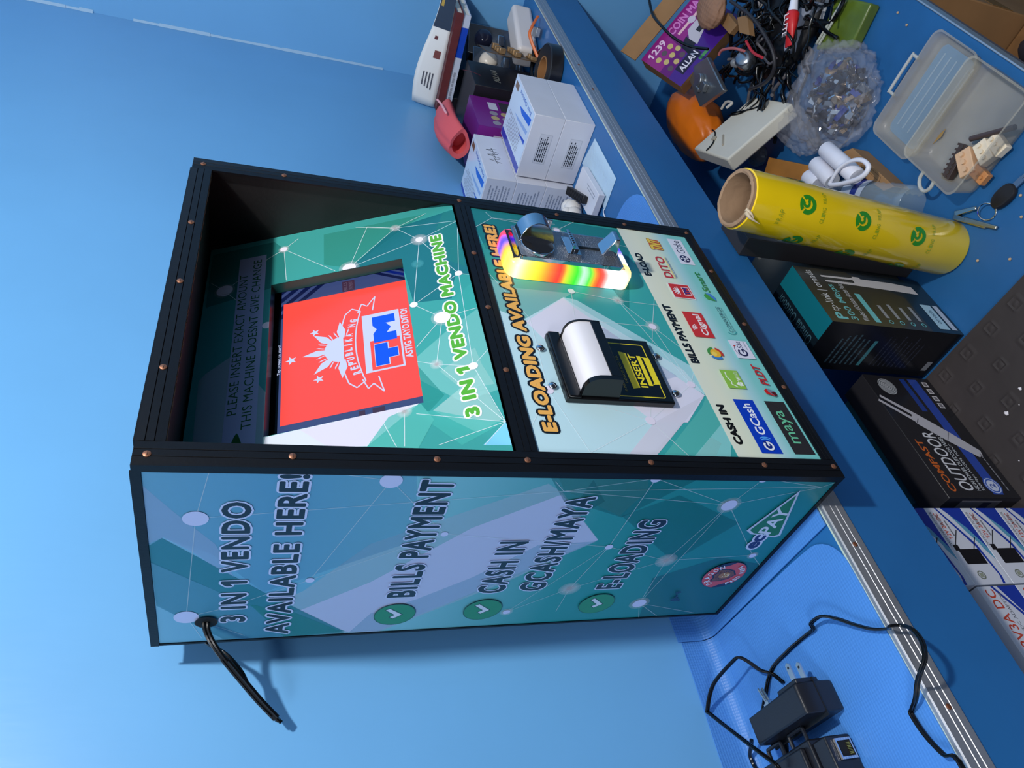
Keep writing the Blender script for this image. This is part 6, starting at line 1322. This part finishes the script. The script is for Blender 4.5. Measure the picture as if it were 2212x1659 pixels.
m = MB(); m.lathe((cm.x + 0.012, cm.y + 0.004, TZ + 0.120), (0, 0, 1), [(0, 0.014), (0.008, 0.013)], n=20); m.box((cm.x - 0.03, cm.y - 0.005, TZ + 0.12), (cm.x - 0.012, cm.y + 0.012, TZ + 0.131)); m.box((cm.x - 0.008, cm.y + 0.014, TZ + 0.12), (cm.x + 0.020, cm.y + 0.022, TZ + 0.128)); m.build('cast_bosses', ZN, t, bevel=0.0015)

# cable tangle
rn = random.Random(33)
m = MB(); tc_ = Vector((1.010, -0.125))
for i in range(120):
    p = Vector((tc_.x + (rn.random() - .5) * 0.15, tc_.y + (rn.random() - .5) * 0.20, TZ + 0.012 + rn.random() * 0.06)); pts = [p.copy()]; a = rn.random() * 6.28
    for j in range(6):
        a += (rn.random() - .5) * 1.9; p = p + Vector((math.cos(a) * 0.022, math.sin(a) * 0.022, (rn.random() - .5) * 0.030)); p.z = max(TZ + 0.005, min(TZ + 0.085, p.z)); p.x = min(p.x, 1.42); p.y = max(-0.25, p.y); pts.append(p.copy())
    m.tube(pts, 0.0020 + rn.random() * 0.0022, 0 if i % 9 else 1, n=6, sub=4)
hb = bmesh.new(); bmesh.ops.create_icosphere(hb, subdivisions=4, radius=1.0)
m.add([(tc_.x + v.co.x * 0.085, tc_.y + v.co.y * 0.110, max(TZ + 0.0006, TZ + 0.026 + v.co.z * 0.030 * (1 + 0.4 * noise.noise(v.co * 4)))) for v in hb.verts], [tuple(v.index for v in f.verts) for f in hb.faces], 2); hb.free()
m.build('cable_tangle', [CABLE, mat('grey_cable', (96, 92, 96), 0.4), mat('dark_heap', (14, 13, 16), 0.5, bump=0.4, scale=60)], None, base=(tc_.x, tc_.y, TZ), rot=SA, smooth=60, tagv=('heap of tangled black cables filling the far end of the bench', 'cables', None, 'stuff'))
for pts, c_, lb in (([(1.0148, -0.0729), (0.9807, -0.0699), (0.9534, -0.0716), (0.9212, -0.0782)], (200, 50, 62), 'red wire curling over the black cable tangle'), ([(1.0868, -0.0154), (1.0759, -0.0291), (1.0340, -0.0492), (0.9873, -0.0624)], (196, 110, 110), 'pink wire looped above the metal cup'), ([(0.9869, 0.0543), (0.9761, 0.0354), (0.9495, 0.0250), (0.9535, 0.0376)], (196, 190, 180), 'short grey lead curled beside the cream power brick')):
    MB().tube([(p[0], p[1], TZ + 0.092 + 0.004 * i) for i, p in enumerate(pts)], 0.0028).build('wire', mat('wire_%d' % c_[0] + '_%d' % c_[1], c_, 0.4), None, base=(*pts[1], TZ + 0.09), rot=SA, tagv=(lb, 'wire'))
lp = [(1.2741, -0.0348), (1.2286, -0.0197), (1.1611, -0.0192), (1.1270, -0.0136), (1.0907, -0.0170), (1.0553, -0.0307)]
MB().tube([(p[0], p[1], TZ + h_) for p, h_ in zip(lp, (0.2, 0.2, 0.2, 0.18, 0.16, 0.14))], 0.0030).build('hanging_cable', CABLE, None, base=(*lp[2], TZ + 0.2), rot=SA, tagv=('black cable looping down across the purple carton face', 'cable'))
lp = [(1.0524, -0.1247), (0.9629, -0.1299), (0.9087, -0.1192), (0.8709, -0.1029), (0.8614, -0.0791), (0.8818, -0.0479), (0.9312, -0.0144)]
MB().tube([(p[0], p[1], TZ + h_) for p, h_ in zip(lp, (0.14, 0.14, 0.13, 0.12, 0.11, 0.10, 0.09))], 0.0034).build('hanging_cable', mat('soft_black_cable', (42, 40, 44), 0.5), None, base=(*lp[2], TZ + 0.12), rot=SA, tagv=('thick black cable arching over the middle of the tangle', 'cable'))
mp_ = (0.9990, -0.0396)
t = thing('small_motor', 'shiny grey metal cup motor among the black cables', 'motor', (*mp_, TZ + 0.075), SA)
MB().lathe((mp_[0], mp_[1], TZ + 0.078), (-0.3, -0.4, 0.8), [(0, 0.018), (0.020, 0.018), (0.024, 0.014), (0.0245, 0.004)], n=24).build('motor_can', STEEL, t, smooth=50)
MB().lathe((mp_[0] + 0.02, mp_[1] + 0.012, TZ + 0.086), (0, 0, 1), [(0, 0.009), (0.010, 0.008), (0.014, 0.003)], n=14).build('motor_end', mat('grey_plastic', (120, 122, 126), 0.4), t, smooth=50)
# card scraps, woven pouch
for i, (pl_, h_, lb) in enumerate((([(1.1263, -0.0644), (1.1153, -0.0887), (1.0590, -0.0853), (1.0709, -0.0632)], 0.10, 'square kraft card scrap beside the woven pouch'), ([(1.0548, -0.0994), (1.0249, -0.1154), (0.9854, -0.0928), (1.0221, -0.0829)], 0.11, 'upright kraft card scrap further from the woven pouch'))):
    MB().prism([tuple(p) for p in pl_], (0, 0, TZ), (1, 0, 0), (0, 1, 0), h_ - 0.012, h_).build('card_scrap', KR, None, base=(*pl_[0], TZ + h_ - 0.012), rot=SA, tagv=(lb, 'cardboard'))
wp = (1.1506, -0.0813)
WV = wave_mat('woven_tan', (150, 112, 88), 0.8, 120, 0.5, 0.003)
blob((wp[0], wp[1], TZ + 0.118), (0.050, 0.040, 0.020), 23, 0.10, 'woven_pouch', WV, None, sub=4, smooth=60, tagv=('tan woven pouch lying on the purple carton corner', 'pouch'))
gp = [(0.9236, -0.1904), (0.9430, -0.1499), (0.9309, -0.0938), (0.9472, -0.0893), (0.9754, -0.1283), (0.9622, -0.1766)]
MB().prism([tuple(p) for p in gp], (0, 0, TZ), (1, 0, 0), (0, 1, 0), 0.030, 0.052).build('foil_pouch', mat('grey_foil', (150, 158, 176), 0.3, vary=0.3, vscale=20), None, base=(*gp[1], TZ + 0.03), rot=SA, bevel=0.005, tagv=('long grey foil pouch between the red tube and green pack', 'pouch'))
t = thing('glue_tube', 'red glue tube with white cap pointing down the bench', 'tube', (*(0.9432, -0.1479), TZ + 0.06), SA)
ga = Vector(Tb((0.9434, -0.1602), 0.075)); gb = Vector(Tb((0.9039, -0.1121), 0.075)); gd = gb - ga
MB().loft([[ga + gd * u + Vector((gd.y, -gd.x, 0)).normalized() * w2 * math.cos(a) + Vector((0, 0, t2 * math.sin(a))) for a in [2 * math.pi * i / 16 for i in range(16)]] for u, w2, t2 in ((0, .009, .009), (0.1, .014, .012), (0.45, .013, .009), (0.75, .010, .005), (1, .011, .0012))]).build('tube_body', mat('red_tube', (206, 38, 40), 0.35), t, smooth=60)
MB().lathe(ga - gd.normalized() * 0.020, gd, [(0, 0.006), (0.001, 0.007), (0.020, 0.0088)], n=18).build('cap', WT, t)
P = Print(ga + gd * 0.12 + Vector((0, 0, 0.0128)), gd, (gd.y * -1, gd.x, 0)); P.text('LUTE', (0.0, -0.006, 0.040, 0.006), ink((240, 220, 220)), bold=0.02); P.build('tube_print', t.children[0])
t = thing('green_pack', 'olive green flat plastic pack with clear rods at the top edge of the bench', 'pack', (*(0.8894, -0.1746), TZ + 0.0006), SA)
c4 = [(0.8253, -0.2287), (0.8152, -0.1587), (0.8998, -0.1190), (0.9228, -0.2077)]
MB().prism([tuple(p) for p in c4], (0, 0, TZ), (1, 0, 0), (0, 1, 0), 0.0006, 0.0220).build('pack_body', mat('olive_pack', (92, 112, 34), 0.3, vary=0.25, vscale=20, bump=0.2, scale=60), t, bevel=0.004, seg=3)
for a, b_ in (((0.8920, -0.2082), (0.8991, -0.1280)), ((0.8856, -0.2105), (0.8908, -0.1314))):
    MB().tube([Tb(a, 0.0265), Tb(b_, 0.0265)], 0.0024, n=8, sub=1).build('clear_rod', mat('clear_rod', (196, 200, 190), 0.2, alpha=0.8), t)
MB().prism([tuple(p) for p in ((0.9671, -0.1827), (0.9329, -0.1950), (0.9221, -0.1657), (0.9427, -0.1579))], (0, 0, TZ), (1, 0, 0), (0, 1, 0), 0.0225, 0.0240).build('paper_tag', mat('tag_paper', (196, 200, 206), 0.6), t)
# zipped packet with red print, by the roll
rp_ = (0.9065, 0.1025)
t = thing('zip_packet', 'clear packet with red printed square beside the cream power brick', 'packet', (*rp_, TZ + 0.02), SA)
blob((rp_[0] - 0.012, rp_[1] - 0.008, TZ + 0.028), (0.030, 0.022, 0.018), 31, 0.15, 'packet_film', mat('smoky_film', (120, 118, 124), 0.2, alpha=0.75, bump=0.3, scale=50), t, sub=4)
P = Print((rp_[0] - 0.014, rp_[1] - 0.012, TZ + 0.0475), (0, -1, 0), (1, 0, 0)); P.rect(-0.012, -0.008, 0.008, 0.010, ink((196, 44, 52))); P.build('red_square', t.children[0])
# grey paper parcel and dark box behind the roll
t = thing('grey_parcel', 'grey paper wrapped parcel wedged between shelf front and yellow roll', 'parcel', B3(0.47, 0.09, 0.0006), SA)
MB().box(B3(0.432, 0.052, 0.0006), B3(0.560, 0.150, 0.1800)).build('parcel_body', mat('grey_paper', (132, 128, 118), 0.7, vary=0.12, vscale=12), t, bevel=0.006, seg=3)
t = thing('game_carton', 'slim tall black box with pale lettering behind the yellow roll', 'box', B3(0.455, 0.028, 0.0006), SA)
gb_ = MB().box(B3(0.430, 0.0135, 0.0006), B3(0.498, 0.0430, 0.318)).build('carton', mat('dark_small_carton', (44, 42, 44), 0.45), t, bevel=0.001)
P = Print(B3(0.430, 0.0135, 0.0006), (1, 0, 0), (0, 0, 1)); P.text('O2.0', (0.004, 0.255, 0.026, 0.268), ink((150, 144, 136)), bold=0.02); P.rect(0.008, 0.205, 0.030, 0.235, ink((86, 86, 90))); P.ring((0.042, 0.220), 0.004, 0.007, ink((130, 128, 126))); P.build('front_print', gb_)
bp_ = (0.5750, 0.1153)
blob((0.540, 0.020, TZ + 0.080), (0.026, 0.016, 0.030), 41, 0.08, 'blue_pouch', mat('royal_blue_film', (18, 56, 140), 0.25, bump=0.2, scale=40), None, sub=4, floor=TZ + 0.0006, smooth=60, tagv=('royal blue plastic pouch at the foot of the yellow roll', 'pouch'))

# things on the floor beyond the bench
t = thing('cardboard_carton', 'tall brown cardboard carton standing on the dark floor under the bench end', 'box', (1.24, -0.14, -1.2), SA)
MB().box((1.09, -0.238, -1.1996), (1.430, -0.060, -0.700)).build('carton', mat('brown_carton', (158, 116, 74), 0.8, vary=0.1), t, bevel=0.003)
MB().box((1.092, -0.2392, -0.960), (1.428, -0.2384, -0.900)).build('packing_tape', mat('packing_tape', (150, 112, 66), 0.25), t)
t = thing('wooden_crate', 'low wooden crate on the floor under the bench beside the cardboard carton', 'crate', (0.95, -0.19, -1.2), SA)
MB().box((0.80, -0.235, -1.1996), (1.080, -0.160, -1.000)).build('crate_body', mat('crate_wood', (150, 106, 62), 0.7, vary=0.2, vscale=15), t, bevel=0.002)
blob((0.98, -0.20, -0.974), (0.045, 0.030, 0.030), 51, 0.15, 'dark_pouch', mat('dark_pouch', (52, 48, 56), 0.6), None, sub=3, floor=-0.9996, smooth=60, tagv=('dark rumpled pouch resting on the wooden crate', 'pouch'))
